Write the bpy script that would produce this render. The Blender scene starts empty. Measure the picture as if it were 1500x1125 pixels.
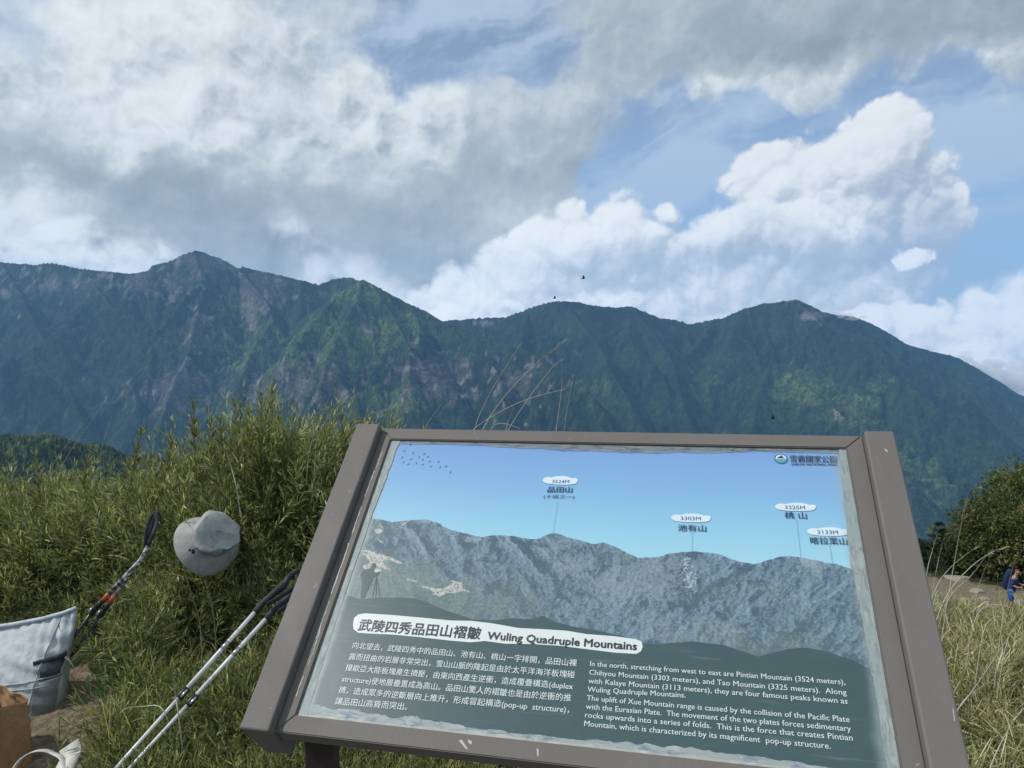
import bpy, bmesh, math, random
import numpy as np
from mathutils import Vector, Matrix
R = math.radians
rng = np.random.default_rng(7)
random.seed(7)
S = bpy.context.scene
COL = S.collection

# ------------------------------------------------------------------ camera
FPX, CX, CY = 1127.0, 750.0, 562.5            # photo is 1500 x 1125
CAMH = 1.55; HAZE = 6.0e-5
U = Vector((-0.0211, -0.995, -0.0977)).normalized()      # world up in image axes (x right, y down, z forward)
F = Vector((0, 0, 1)); F = (F - U * F.dot(U)).normalized()  # world +Y
E_ = F.cross(U).normalized()
if E_.x < 0: E_ = -E_                                     # world +X
def c2w(v):
    v = Vector(v); return Vector((v.dot(E_), v.dot(F), v.dot(U)))
CAM = Vector((0, 0, CAMH))
def ray(px, py):                                          # world direction with |image depth| = 1
    return c2w(((px - CX) / FPX, (py - CY) / FPX, 1.0))
def at(px, py, Y):                                        # the point at world distance Y along +Y
    d = ray(px, py); return CAM + d * (Y / d.y)
def onz(px, py, z):
    d = ray(px, py); return CAM + d * ((z - CAMH) / d.z)
cam_d = bpy.data.cameras.new('camera'); cam = bpy.data.objects.new('camera', cam_d); COL.objects.link(cam)
cam_d.sensor_fit = 'HORIZONTAL'; cam_d.sensor_width = 36; cam_d.lens = 36 * FPX / 1500
cam_d.clip_start = 0.02; cam_d.clip_end = 60000
xr, yu, zb = c2w((1, 0, 0)), c2w((0, -1, 0)), c2w((0, 0, -1))
M = Matrix((xr, yu, zb)).transposed().to_4x4(); M.translation = CAM
cam.matrix_world = M; S.camera = cam
S.view_settings.view_transform = 'Standard'; S.view_settings.look = 'None'
S.view_settings.exposure = 0.0; S.view_settings.gamma = 1.0; S.view_settings.use_curve_mapping = False
S.cycles.volume_bounces = 3; S.cycles.max_bounces = 6; S.cycles.transparent_max_bounces = 8
S.cycles.use_denoising = True

# ------------------------------------------------------------------ sun
SUN = Vector((-0.65, -0.08, 0.76)).normalized()          # towards the sun
sl = bpy.data.lights.new('sun', 'SUN'); sl.energy = 3.3; sl.angle = R(1.5); sl.color = (1, .96, .9)
so = bpy.data.objects.new('sun', sl); COL.objects.link(so); so.rotation_euler = SUN.to_track_quat('Z', 'Y').to_euler()

# ------------------------------------------------------------------ world: Nishita sky and cloud layers, all by direction
W = bpy.data.worlds.new('World'); S.world = W; W.use_nodes = True
nt = W.node_tree; nt.nodes.clear()
class NB:                                                # tiny node builder
    def __init__(s, nt): s.nt = nt
    def n(s, t, **k):
        o = s.nt.nodes.new(t)
        for a, b in k.items(): setattr(o, a, b)
        return o
    def put(s, sock, v):
        if v is None: return
        if hasattr(v, 'is_output') or isinstance(v, bpy.types.NodeSocket): s.nt.links.new(v, sock)
        else: sock.default_value = v
    def m(s, op, a, b=None, c=None, clamp=False):
        o = s.n('ShaderNodeMath', operation=op, use_clamp=clamp)
        for i, v in enumerate((a, b, c)): s.put(o.inputs[i], v)
        return o.outputs[0]
    def vm(s, op, a, b=None, sc=None):
        o = s.n('ShaderNodeVectorMath', operation=op)
        s.put(o.inputs[0], a); s.put(o.inputs[1], b)
        if sc is not None: s.put(o.inputs[3], sc)
        return o.outputs[0]
    def noise(s, vec, scale, detail=6, rough=.5, dist=0, typ='FBM', lac=2.0, out=0):
        o = s.n('ShaderNodeTexNoise', noise_dimensions='3D', noise_type=typ)
        s.put(o.inputs['Vector'], vec)
        for k, v in (('Scale', scale), ('Detail', detail), ('Roughness', rough), ('Lacunarity', lac), ('Distortion', dist)): s.put(o.inputs[k], v)
        return o.outputs[out]
    def vor(s, vec, scale, detail=4, rough=.5, feat='SMOOTH_F1', sm=.6):
        o = s.n('ShaderNodeTexVoronoi', feature=feat); o.normalize = True
        s.put(o.inputs['Vector'], vec)
        for k, v in (('Scale', scale), ('Detail', detail), ('Roughness', rough), ('Smoothness', sm)):
            if k in o.inputs: s.put(o.inputs[k], v)
        return o.outputs[0]
    def mr(s, v, a, b, c=0., d=1., smooth=True):
        o = s.n('ShaderNodeMapRange'); o.interpolation_type = 'SMOOTHSTEP' if smooth else 'LINEAR'; o.clamp = True
        s.put(o.inputs[0], v)
        for i, q in enumerate((a, b, c, d)): s.put(o.inputs[1 + i], q)
        return o.outputs[0]
    def mix(s, f, a, b, blend='MIX'):
        o = s.n('ShaderNodeMix', data_type='RGBA', blend_type=blend)
        s.put(o.inputs[0], f)
        for i, v in ((6, a), (7, b)):
            if isinstance(v, tuple) and len(v) == 3: v = (*v, 1)
            s.put(o.inputs[i], v)
        return o.outputs[2]
    def ramp(s, v, stops):
        o = s.n('ShaderNodeValToRGB'); e = o.color_ramp.elements
        while len(e) < len(stops): e.new(.5)
        for k, (p, c) in zip(e, stops): k.position = p; k.color = (*c, 1) if len(c) == 3 else c
        s.put(o.inputs[0], v); return o.outputs[0]
def lin(r, g, b):
    f = lambda c: (c / 12.92 if c <= .04045 else ((c + .055) / 1.055) ** 2.4)
    return (f(r / 255), f(g / 255), f(b / 255))
def azel(px, py):
    d = ray(px, py).normalized(); return math.atan2(d.x, d.y), math.asin(d.z)
b = NB(nt)
tc = b.n('ShaderNodeTexCoord'); D = tc.outputs['Generated']
sky = b.n('ShaderNodeTexSky'); sky.sky_type = 'NISHITA'; sky.sun_disc = False
sky.sun_elevation = math.asin(SUN.z); sky.sun_rotation = math.atan2(SUN.x, SUN.y); sky.altitude = 3200; sky.dust_density = .6; sky.ozone_density = 2.2
def dirxy(D):                                            # (azimuth, elevation, 0)
    s = b.n('ShaderNodeSeparateXYZ'); b.put(s.inputs[0], D)
    az = b.m('ARCTAN2', s.outputs[0], s.outputs[1]); el = b.m('ARCSINE', s.outputs[2])
    c = b.n('ShaderNodeCombineXYZ'); b.put(c.inputs[0], az); b.put(c.inputs[1], el); return c.outputs[0], el
P0, EL = dirxy(D)
def warp(P, D, scale, amt, detail=5, rough=.55):
    nz = b.noise(D, scale, detail, rough, out=1)
    return b.vm('ADD', P, b.vm('SCALE', b.vm('SUBTRACT', nz, (.5, .5, .5)), sc=amt))
K = 1 / FPX
def blob(P, px, py, rx, ry, rot=0, lo=0., hi=1.):        # 0..1 soft ellipse; radii in photo pixels = 1/1127 rad
    a, e = azel(px, py)
    mp = b.n('ShaderNodeMapping', vector_type='TEXTURE')
    b.put(mp.inputs[0], P); mp.inputs[1].default_value = (a, e, 0); mp.inputs[2].default_value = (0, 0, R(rot)); mp.inputs[3].default_value = (rx * K, ry * K, 1)
    g = b.n('ShaderNodeTexGradient', gradient_type='SPHERICAL'); b.put(g.inputs[0], mp.outputs[0])
    return b.mr(g.outputs['Fac'], lo, hi) if (lo, hi) != (0., 1.) else g.outputs['Fac']
def union(P, L):
    o = None
    for q in L:
        v = blob(P, *q)
        o = v if o is None else b.m('SMOOTH_MAX', o, v, .12)
    return o
def add(P, L):                                           # (weight, blob...)
    o = None
    for w, *q in L:
        v = b.m('MULTIPLY', blob(P, *q), w); o = v if o is None else b.m('ADD', o, v)
    return o
# ---- sky picture computed once in numpy: clouds as thick, lit bodies placed by direction (azimuth, elevation)
_g = np.random.default_rng(11)
_perm = _g.permutation(4096).astype(np.int32); _ang = _g.random(4096) * 2 * np.pi
_gx = np.cos(_ang).astype(np.float32); _gy = np.sin(_ang).astype(np.float32)
def perlin(x, y, px=0):
    xi = np.floor(x); yi = np.floor(y); fx = (x - xi).astype(np.float32); fy = (y - yi).astype(np.float32)
    xi = xi.astype(np.int32); yi = yi.astype(np.int32)
    u = fx * fx * fx * (fx * (fx * 6 - 15) + 10); v = fy * fy * fy * (fy * (fy * 6 - 15) + 10)
    def g(ix, iy, dx, dy):
        if px: ix = ix % px
        h = _perm[(_perm[ix & 4095] + iy) & 4095]
        return _gx[h] * dx + _gy[h] * dy
    a = g(xi, yi, fx, fy); b_ = g(xi + 1, yi, fx - 1, fy); c = g(xi, yi + 1, fx, fy - 1); d = g(xi + 1, yi + 1, fx - 1, fy - 1)
    a = a + u * (b_ - a); c = c + u * (d - c)
    return (a + v * (c - a)) * 1.5
def fbm(x, y, f, o=6, g=.5, billow=False, seed=0, wrap=True):
    s = np.zeros(x.shape, np.float32); A = 1.; T = 0
    for i in range(o):
        n = max(1, round(f * 2 * np.pi)); ff = n / (2 * np.pi) if wrap else f
        q = perlin(x * ff, y * f + 17.3 * i + seed * 31.7, n if wrap else 0)
        s += A * (np.abs(q) * 2 - .5 if billow else q); T += A; A *= g; f *= 2.07
    return s / T
def sstep(v, a, b_):
    t = np.clip((v - a) / (b_ - a), 0, 1); return t * t * (3 - 2 * t)
def make_sky(az, el, step):
    """az, el: grids (radians), rows go up; step: radians per cell"""
    K = 1 / FPX
    def blob(X, Y, px, py, rx, ry, rot=0):
        a, e = azel(px, py); c, s = math.cos(R(rot)), math.sin(R(rot))
        dx, dy = X - a, Y - e
        return np.clip(1 - np.sqrt(((dx * c + dy * s) / (rx * K)) ** 2 + ((-dx * s + dy * c) / (ry * K)) ** 2), 0, 1)
    def add(X, Y, L): return sum(w * blob(X, Y, *q) for w, *q in L)
    def union(X, Y, L):
        o = 0
        for q in L:
            v = blob(X, Y, *q); k = .15
            t = np.clip(.5 + .5 * (v - o) / k, 0, 1); o = o * (1 - t) + v * t + k * t * (1 - t) * (np.minimum(o, v) > 0)
        return o
    def warp(f, amt, o=5, seed=0): return az + amt * fbm(az, el, f, o, .55, seed=seed), el + amt * fbm(az, el, f, o, .55, seed=seed + 5)
    def blur(A, rad):                                     # box blur twice, rad in radians
        n = max(1, int(rad / step))
        for _ in range(2):
            for ax in (0, 1):
                p = np.concatenate([np.repeat(A.take([0], ax), n + 1, ax), A, np.repeat(A.take([-1], ax), n, ax)], ax)
                c = np.cumsum(p, ax, dtype=np.float64); L = A.shape[ax]
                A = ((c.take(range(2 * n + 1, 2 * n + 1 + L), ax) - c.take(range(0, L), ax)) / (2 * n + 1)).astype(np.float32)
        return A
    def shift(A, dx, dy):                                 # sample A at (az+dx, el+dy)
        ix, iy = int(round(dx / step)), int(round(dy / step)); H_, W_ = A.shape
        return A[np.clip(np.arange(H_) + iy, 0, H_ - 1)][:, np.clip(np.arange(W_) + ix, 0, W_ - 1)]
    sky = np.zeros(az.shape + (4,), np.float32); sky[..., 3] = 1        # rgb in front, and how much clear sky shows
    def mixin(cov, rgb):
        nonlocal sky
        rgb = np.asarray(rgb); cov = cov[..., None]; sky = sky * (1 - cov)
        sky[..., :3] += rgb * cov
    # thin high streaks
    X, Y = warp(5, .05, seed=1); c, s = math.cos(R(13)), math.sin(R(13))
    st = fbm((X * c + Y * s), (-X * s + Y * c) * 5.5, 3.2, 7, .58, seed=3, wrap=False) + .35 * fbm(az, el, 16, 6, .6, seed=4)
    m = add(X, Y, [(.5, 1230, 215, 420, 80, 12), (.9, 1450, 190, 280, 60, 10), (.95, 1450, 305, 260, 42, 5), (.5, 1350, 400, 260, 34, 0), (.8, 980, 215, 230, 90, 20), (.55, 1000, 280, 150, 60, 0),
                   (.6, 620, 20, 240, 90), (.45, 1450, 425, 180, 40, 0), (-.5, 1420, 140, 300, 30, 10), (-.5, 1150, 190, 260, 22, 12), (-.75, 1450, 352, 190, 36, 4), (-.45, 650, 62, 170, 45)])
    cir = sstep(st * 2.2 + m * 1.1 + .25 * sstep(el, .0, .8), -.45, 1.15) * .60 + .34
    mixin(cir.astype(np.float32), np.array(lin(184, 203, 226)))
    hz = (sstep(el, .33, -.02) * .5).astype(np.float32); mixin(hz, np.array(lin(150, 192, 232)))
    # layered grey deck
    X, Y = warp(6, .09, 6, seed=6)
    e = add(X, Y, [(1., 150, 150, 700, 420), (1., 420, 330, 520, 230), (.5, 720, 160, 380, 190), (.6, 900, 300, 200, 130), (.5, 820, 230, 220, 130),
                   (-.75, 655, 72, 190, 55, 4), (-.55, 765, 60, 120, 40), (.6, 640, 380, 260, 120), (-.8, 1120, 235, 240, 60, 8), (-1., 1290, 330, 300, 160), (-.7, 1450, 260, 220, 110)])
    (a0, e0), (a1, e1) = azel(900, 150), azel(1500, 100); line = e0 + (X - a0) * (e1 - e0) / (a1 - a0)
    sidew = sstep(X, a0 - .12, a0 + .06); e = e * (1 - .6 * sidew) + 1.15 * sidew * sstep(Y - line, -.02, .045) - .5 * sidew * sstep(Y - line, .0, -.03)
    e = e + np.maximum(sstep(el, .52, .85) * .7, sstep(np.abs(az), .62, .95) * (.35 + .7 * fbm(az, el, 1.3, 3, seed=9)))
    d1 = fbm(X, Y, 5, 7, .50, seed=10); d2 = fbm(X, Y, 6, 6, .45, billow=True, seed=12)
    h = e + .75 * d1 - .28 * d2
    cov = sstep(h, .0, .85)
    X2, Y2 = warp(7, .075, 6, seed=15)
    br = add(X2, Y2, [(.40, 40, 150, 230, 170), (.42, 230, 60, 210, 120), (.42, 520, 110, 260, 80, -10), (.34, 330, 175, 300, 80), (.30, 600, 210, 260, 60), (.25, 80, 30, 200, 90), (.2, 950, 170, 160, 40), (.5, 40, 335, 150, 60), (.35, 170, 370, 120, 50),
                      (.55, 1040, 130, 260, 38, 6), (.6, 1250, 85, 150, 50, 18), (.5, 1440, 95, 200, 26, 10), (.3, 480, 340, 90, 50), (.30, 690, 225, 120, 50),
                      (-.55, 1010, 40, 420, 110), (-.80, 1400, 10, 380, 95, 0), (-.40, 250, 285, 420, 55, -8), (-.38, 330, 350, 260, 110), (-.40, 130, 240, 240, 45), (-.42, 730, 250, 200, 75), (-.36, 560, 340, 200, 70), (-.35, 860, 190, 200, 70), (-.3, 120, 110, 90, 60), (-.25, 400, 120, 120, 60)])
    hs = h + .0; relief = 0
    for k, w in ((.006, 4.), (.016, 2.2), (.04, 1.0)): relief = relief + w * (hs - shift(hs, -.55 * k, .83 * k))
    pf = fbm(az + .02 * fbm(az, el, 18, 4, seed=21), el + .02 * fbm(az, el, 18, 4, seed=22), 9, 6, .46, billow=True, seed=23)
    pr = 0
    for k, w in ((.004, 1.), (.011, 1.), (.028, 1.)): pr = pr + w * (shift(pf, -.5 * k, .87 * k) - pf)
    l = .57 + br * .72 + np.clip(relief * .12, -.12, .22) - .10 * d2 + .26 * fbm(X, Y, 4.2, 6, .5, seed=20) + pr * (.16 + .34 * sstep(br, -.1, .4))
    l = l + .30 * (1 - cov) * sstep(l, .2, .8)
    l = .5 + .54 * np.tanh((l - .5) * 1.55); l = np.clip(l, 0, 1.04)[..., None]
    A_, B_ = np.array(lin(140, 156, 169)), np.array(lin(236, 243, 246)); mid = np.array(lin(184, 196, 204))
    rgb = np.where(l < .5, A_ + (mid - A_) * l * 2, mid + (B_ - mid) * (l * 2 - 1))
    mixin(cov * .97, rgb)
    # heaped clouds
    def cumulus(blobs, wf, wa, th, edge, f, amp, seed, lo, hi, extra=None, base=.62, kr=1., soft=0., occ=.35):
        X, Y = warp(wf, wa, 4, seed=seed)
        E = union(X, Y, blobs)
        X3, Y3 = az + .012 * fbm(az, el, 22, 4, .55, seed=seed + 2), el + .012 * fbm(az, el, 22, 4, .55, seed=seed + 3)
        B1 = fbm(X3, Y3, f, 6, .5, billow=True, seed=seed + 4); F1 = fbm(X3, Y3, f * 1.4, 6, .5, seed=seed + 6)
        h = (E + (amp * B1 + amp * .30 * F1) * sstep(E, .0, .22)).astype(np.float32)
        cov = sstep(h, th, th + edge + soft * sstep(fbm(az, el, 5, 3, seed=seed + 7), -.1, .5))
        body = np.sqrt(np.clip(h - th + .02, 0, None) + .0)            # rounded surface that bulges to the viewer
        rel = 0
        for k, w in ((.004, 1.5), (.010, 1.1), (.025, .9), (.06, .7)): rel = rel + w * (body - shift(body, -.5 * k, .87 * k))
        pr = 0
        for k, w in ((.005, 1.), (.013, 1.)): pr = pr + w * (B1 - shift(B1, -.5 * k, .87 * k))
        occl = 0
        for i in range(1, 13): occl = occl + shift(cov * np.clip(h - th, 0, .5), -.0055 * i, .0085 * i)
        l = base + kr * np.tanh(rel * 1.6) * .36 - occ * sstep(occl / 12, .0, .40) - .22 * sstep(B1, .05, -.30) + .28 * np.tanh(pr * 2.2) + .12 * F1 + .14 * fbm(az, el, 30, 5, .6, seed=seed + 9)
        if extra: l = l + add(X, Y, extra)
        l = (.5 + .52 * np.tanh((l - .5) * 1.7))[..., None]; l = np.clip(l, 0, 1)
        lo, hi = np.array(lin(*lo)), np.array(lin(*hi)); md = np.array(lin(212, 220, 229))
        glow = (1.0 + .30 * sstep(el, .20, -.02))[..., None]
        mixin(cov, glow * np.where(l < .55, lo + (md - lo) * l / .55, md + (hi - md) * (l - .55) / .45))
    cumulus([(1288, 248, 108, 120), (1185, 292, 165, 120), (1325, 310, 100, 150), (1210, 400, 170, 170), (1090, 350, 120, 70, 10), (1150, 275, 95, 75), (1080, 440, 270, 140)],
            12, .014, .27, .11, 9.5, .33, 30, (160, 176, 197), (240, 244, 248), [(.22, 1150, 290, 130, 90), (.2, 1290, 180, 90, 60), (-.28, 1370, 320, 100, 140), (-.35, 1230, 400, 220, 110)], base=.70)
    cumulus([(890, 440, 250, 170), (905, 345, 90, 78), (700, 490, 260, 90), (835, 365, 110, 90), (760, 430, 170, 90), (940, 380, 150, 110), (1000, 430, 250, 150), (1120, 460, 280, 160), (1210, 480, 150, 120), (1060, 345, 80, 55), (1180, 350, 110, 70), (640, 460, 130, 60), (974, 312, 22, 26)],
            10, .018, .25, .16, 8.5, .34, 50, (166, 181, 196), (243, 247, 249), [(.16, 830, 300, 150, 110), (.14, 740, 430, 160, 70), (.2, 975, 305, 40, 40), (-.42, 1090, 350, 230, 60), (-.40, 1180, 410, 240, 80), (-.25, 940, 370, 130, 60), (.22, 900, 440, 220, 50), (.2, 1010, 430, 60, 30)], base=.70, soft=.18)
    cumulus([(60, 360, 150, 70), (165, 395, 100, 60), (-80, 340, 140, 70), (-20, 400, 200, 50)],
            9, .03, .22, .45, 11, .40, 70, (148, 164, 180), (232, 239, 242), None, base=.74, soft=.25)
    cumulus([(540, 410, 120, 60, -25), (430, 350, 90, 50, -40), (480, 400, 110, 60)], 9, .04, .22, .7, 9, .40, 74, (150, 168, 184), (225, 233, 238), None, base=.60, soft=.3)
    cumulus([(1490, 525, 200, 115), (1570, 460, 170, 110), (1400, 510, 130, 60), (1700, 500, 260, 150), (1340, 462, 60, 24), (1300, 475, 120, 40), (1480, 620, 330, 110), (1650, 640, 400, 130), (1300, 560, 200, 80)],
            11, .018, .30, .12, 12, .30, 90, (172, 187, 206), (234, 239, 243), None, base=.74, soft=.25)
    cumulus([(1336, 378, 26, 20), (1364, 374, 22, 12), (1348, 384, 24, 10)], 14, .016, .22, .22, 26, .50, 97, (195, 208, 222), (240, 244, 247), None, base=.86, occ=.1)
    return np.clip(sky, 0, 1.6).astype(np.float32)

SKYN, SKYW = (1500, (-.70, .70, -.21, .60))
def sky_image(name, a0, a1, e0, e1, n):
    st = (a1 - a0) / n; m = int(round((e1 - e0) / st))
    el, az = np.meshgrid(e0 + st * (np.arange(m) + .5), a0 + st * (np.arange(n) + .5), indexing='ij')
    px = make_sky(az.astype(np.float32), el.astype(np.float32), st)
    im = bpy.data.images.new(name, n, m, alpha=True, float_buffer=True); im.colorspace_settings.name = 'Non-Color'; im.alpha_mode = 'CHANNEL_PACKED'
    im.pixels.foreach_set(px.ravel()); im.pack(); return im
def sky_tex(im, a0, a1, e0, e1):
    mp = b.n('ShaderNodeMapping', vector_type='TEXTURE'); b.put(mp.inputs[0], P0); mp.inputs[1].default_value = (a0, e0, 0); mp.inputs[3].default_value = (a1 - a0, e1 - e0, 1)
    t = b.n('ShaderNodeTexImage', extension='EXTEND', interpolation='Linear'); t.image = im; b.put(t.inputs[0], mp.outputs[0]); return t.outputs[0], t.outputs[1]
c1, t1 = sky_tex(sky_image('sky_front', *SKYW, SKYN), *SKYW)
full = (-math.pi, math.pi, -math.pi / 2, math.pi / 2)
c2, t2 = sky_tex(sky_image('sky_all', *full, 900), *full)
sx = b.n('ShaderNodeSeparateXYZ'); b.put(sx.inputs[0], P0)
win = b.m('MULTIPLY', b.mr(b.m('ABSOLUTE', sx.outputs[0]), .69, .64), b.m('MULTIPLY', b.mr(EL, .59, .54), b.mr(EL, -.205, -.18)))
cc = b.mix(win, c2, c1); tt = b.m('ADD', b.m('MULTIPLY', t1, win), b.m('MULTIPLY', t2, b.m('SUBTRACT', 1., win)))
base = b.vm('ADD', b.vm('MULTIPLY', sky.outputs[0], (.085, .092, .100)), (.035, .05, .06))
skyc = b.vm('ADD', cc, b.vm('SCALE', base, sc=tt))
bg = b.n('ShaderNodeBackground'); b.put(bg.inputs[0], skyc); bg.inputs[1].default_value = 1.0
wo = b.n('ShaderNodeOutputWorld'); nt.links.new(bg.outputs[0], wo.inputs[0])
W.cycles.sampling_method = 'MANUAL'; W.cycles.sample_map_resolution = 1024
# ------------------------------------------------------------------ materials helper
def mat(name, rough=.9, spec=.3):
    m = bpy.data.materials.new(name); m.use_nodes = True; n = m.node_tree
    p = n.nodes['Principled BSDF']; p.inputs['Roughness'].default_value = rough
    p.inputs['Specular IOR Level'].default_value = spec
    return m, NB(n), p
def bump(nb, p, h, dist, strength=1.):
    o = nb.n('ShaderNodeBump'); nb.put(o.inputs['Height'], h); o.inputs['Distance'].default_value = dist; o.inputs['Strength'].default_value = strength
    nb.nt.links.new(o.outputs[0], p.inputs['Normal'])
def meshobj(name, V, Fc, m=None, parent=None, smooth=False, **props):
    me = bpy.data.meshes.new(name)
    V = np.asarray(V, np.float32); 
    if isinstance(Fc, np.ndarray):
        k = Fc.shape[1]; me.vertices.add(len(V)); me.vertices.foreach_set('co', V.ravel())
        me.loops.add(Fc.size); me.loops.foreach_set('vertex_index', Fc.astype(np.int32).ravel())
        me.polygons.add(len(Fc)); me.polygons.foreach_set('loop_start', np.arange(0, Fc.size, k, dtype=np.int32))
        me.update(calc_edges=True)
    else:
        me.from_pydata(V.tolist(), [], Fc)
    if smooth: me.polygons.foreach_set('use_smooth', np.ones(len(me.polygons), bool))
    if m is not None: me.materials.append(m)
    o = bpy.data.objects.new(name, me); COL.objects.link(o); o.parent = parent
    for a, v in props.items(): o[a] = v
    return o
def vcol(me, name, C):
    a = me.attributes.new(name, 'FLOAT_COLOR', 'POINT'); C = np.asarray(C, np.float32)
    if C.shape[1] == 3: C = np.concatenate([C, np.ones((len(C), 1), np.float32)], 1)
    a.data.foreach_set('color', C.ravel())
def gridfaces(n, m, wrap=False):                         # n rows, m columns
    i, j = np.meshgrid(np.arange(n - 1), np.arange(m if wrap else m - 1), indexing='ij'); k = (j + 1) % m
    return np.stack([i * m + j, i * m + k, (i + 1) * m + k, (i + 1) * m + j], -1).reshape(-1, 4)

# ------------------------------------------------------------------ far mountains: ridges and spurs as lines in space, slopes fall away from them
def ln(*pts):                                            # (px, py, km) in the photo -> world xyz
    return np.array([tuple(at(x, y, d * 1000)) for x, y, d in pts], np.float32)
RID = [  # line, slope, group
 (ln((-420, 420, 5.6), (-250, 395, 5.5), (-100, 378, 5.3), (0, 383, 5.2), (45, 387, 5.15), (75, 385, 5.15), (120, 393, 5.15), (190, 400, 5.1), (216, 397, 5.05), (224, 388, 5.05), (246, 383, 5.0), (265, 373, 5.0), (284, 367, 5.0), (300, 369, 5.02), (330, 381, 5.05), (347, 392, 5.1), (358, 390, 5.1), (400, 400, 5.15), (440, 409, 5.2), (466, 416, 5.25), (490, 408, 5.3), (510, 405, 5.35), (545, 416, 5.4), (600, 445, 5.4), (650, 470, 5.4)), 1.10, 0),
 (ln((650, 470, 5.4), (690, 466, 5.4), (740, 464, 5.35), (765, 455, 5.3), (790, 446, 5.25), (815, 440, 5.2), (840, 441, 5.2), (870, 447, 5.2), (900, 450, 5.2), (925, 448, 5.2), (945, 456, 5.2), (965, 465, 5.25), (990, 468, 5.3), (1010, 474, 5.3), (1060, 465, 5.2), (1090, 451, 5.1), (1120, 444, 5.05), (1150, 440, 5.0), (1166, 438, 5.0), (1185, 446, 5.05), (1205, 456, 5.1), (1225, 461, 5.2), (1250, 463, 5.3), (1275, 473, 5.4), (1300, 486, 5.5), (1330, 505, 5.6), (1370, 515, 5.7), (1400, 522, 5.8), (1430, 538, 5.9), (1470, 562, 6.0), (1500, 582, 6.1), (1640, 640, 6.3), (1900, 700, 6.5)), .98, 2),
 # the green peak and its ribs
 (ln((530, 409, 4.35), (545, 415, 4.35), (570, 430, 4.4), (600, 445, 4.45), (625, 456, 4.5), (645, 468, 4.55), (680, 482, 4.5), (730, 500, 4.3), (790, 522, 4.1), (850, 560, 3.9), (890, 610, 3.7), (920, 680, 3.5)), .95, 1),
 (ln((530, 409, 4.35), (512, 418, 4.4), (490, 434, 4.5), (465, 452, 4.6), (440, 468, 4.7)), .92, 1),
 (ln((530, 409, 4.35), (522, 440, 4.2), (500, 480, 4.0), (480, 520, 3.8), (470, 565, 3.65), (450, 620, 3.5)), .95, 1),
 (ln((545, 416, 4.35), (575, 460, 4.15), (600, 510, 3.95), (600, 560, 3.75), (620, 620, 3.6)), .95, 1),
 (ln((625, 456, 4.5), (690, 500, 4.2), (730, 545, 3.95), (740, 600, 3.7), (750, 660, 3.5)), .95, 1),
 # ribs of the cliffed massif
 (ln((284, 367, 5.0), (300, 420, 4.75), (285, 470, 4.5), (275, 520, 4.25), (250, 570, 4.0), (230, 640, 3.7)), .98, 0),
 (ln((347, 392, 5.1), (390, 440, 4.8), (400, 470, 4.55), (370, 510, 4.3), (350, 560, 4.0), (340, 620, 3.75)), .98, 0),
 (ln((120, 393, 5.15), (150, 430, 4.9), (180, 480, 4.55), (190, 530, 4.25), (200, 600, 3.9)), .95, 0),
 (ln((0, 383, 5.2), (30, 430, 4.85), (60, 490, 4.5), (90, 540, 4.2), (120, 620, 3.8)), .95, 0),
 (ln((-150, 385, 5.3), (-100, 450, 4.8), (-60, 520, 4.4), (-20, 600, 3.9)), .95, 0),
 (ln((440, 409, 5.2), (440, 450, 4.9), (425, 500, 4.5), (415, 560, 4.1)), .98, 0),
 # ribs of the right ridge
 (ln((825, 440, 5.2), (850, 470, 4.95), (880, 510, 4.65), (905, 560, 4.3), (940, 620, 3.95), (980, 700, 3.6)), .85, 2),
 (ln((925, 448, 5.2), (960, 490, 4.9), (985, 530, 4.6), (1000, 590, 4.2), (1030, 680, 3.7)), .85, 2),
 (ln((1090, 451, 5.1), (1075, 480, 4.9), (1065, 512, 4.65), (1110, 520, 4.5), (1150, 540, 4.3), (1200, 580, 4.0), (1260, 630, 3.75), (1330, 700, 3.5), (1400, 780, 3.3)), .82, 2),
 (ln((1130, 530, 4.4), (1110, 580, 4.1), (1100, 640, 3.8), (1110, 700, 3.5)), .9, 2),
 (ln((1166, 438, 5.0), (1190, 462, 4.85), (1225, 490, 4.65), (1270, 520, 4.4), (1330, 560, 4.15), (1400, 612, 3.9), (1500, 680, 3.6), (1620, 760, 3.3)), .78, 2),
 (ln((1330, 505, 5.6), (1380, 560, 5.1), (1450, 610, 4.7), (1560, 680, 4.3)), .78, 2),
 (ln((1440, 560, 5.8), (1520, 620, 5.2), (1620, 680, 4.8)), .78, 2),
]
az = np.linspace(R(-42), R(41), 1080); rr = np.exp(np.linspace(math.log(2650), math.log(7900), 470))
A2, R2 = np.meshgrid(az, rr, indexing='ij'); X = (R2 * np.sin(A2)).astype(np.float32); Y = (R2 * np.cos(A2)).astype(np.float32)
def pn(x, y, L, o=5, g=.5, bil=False, seed=0): return fbm(x / L, y / L, 1., o, g, bil, seed, wrap=False)
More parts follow.
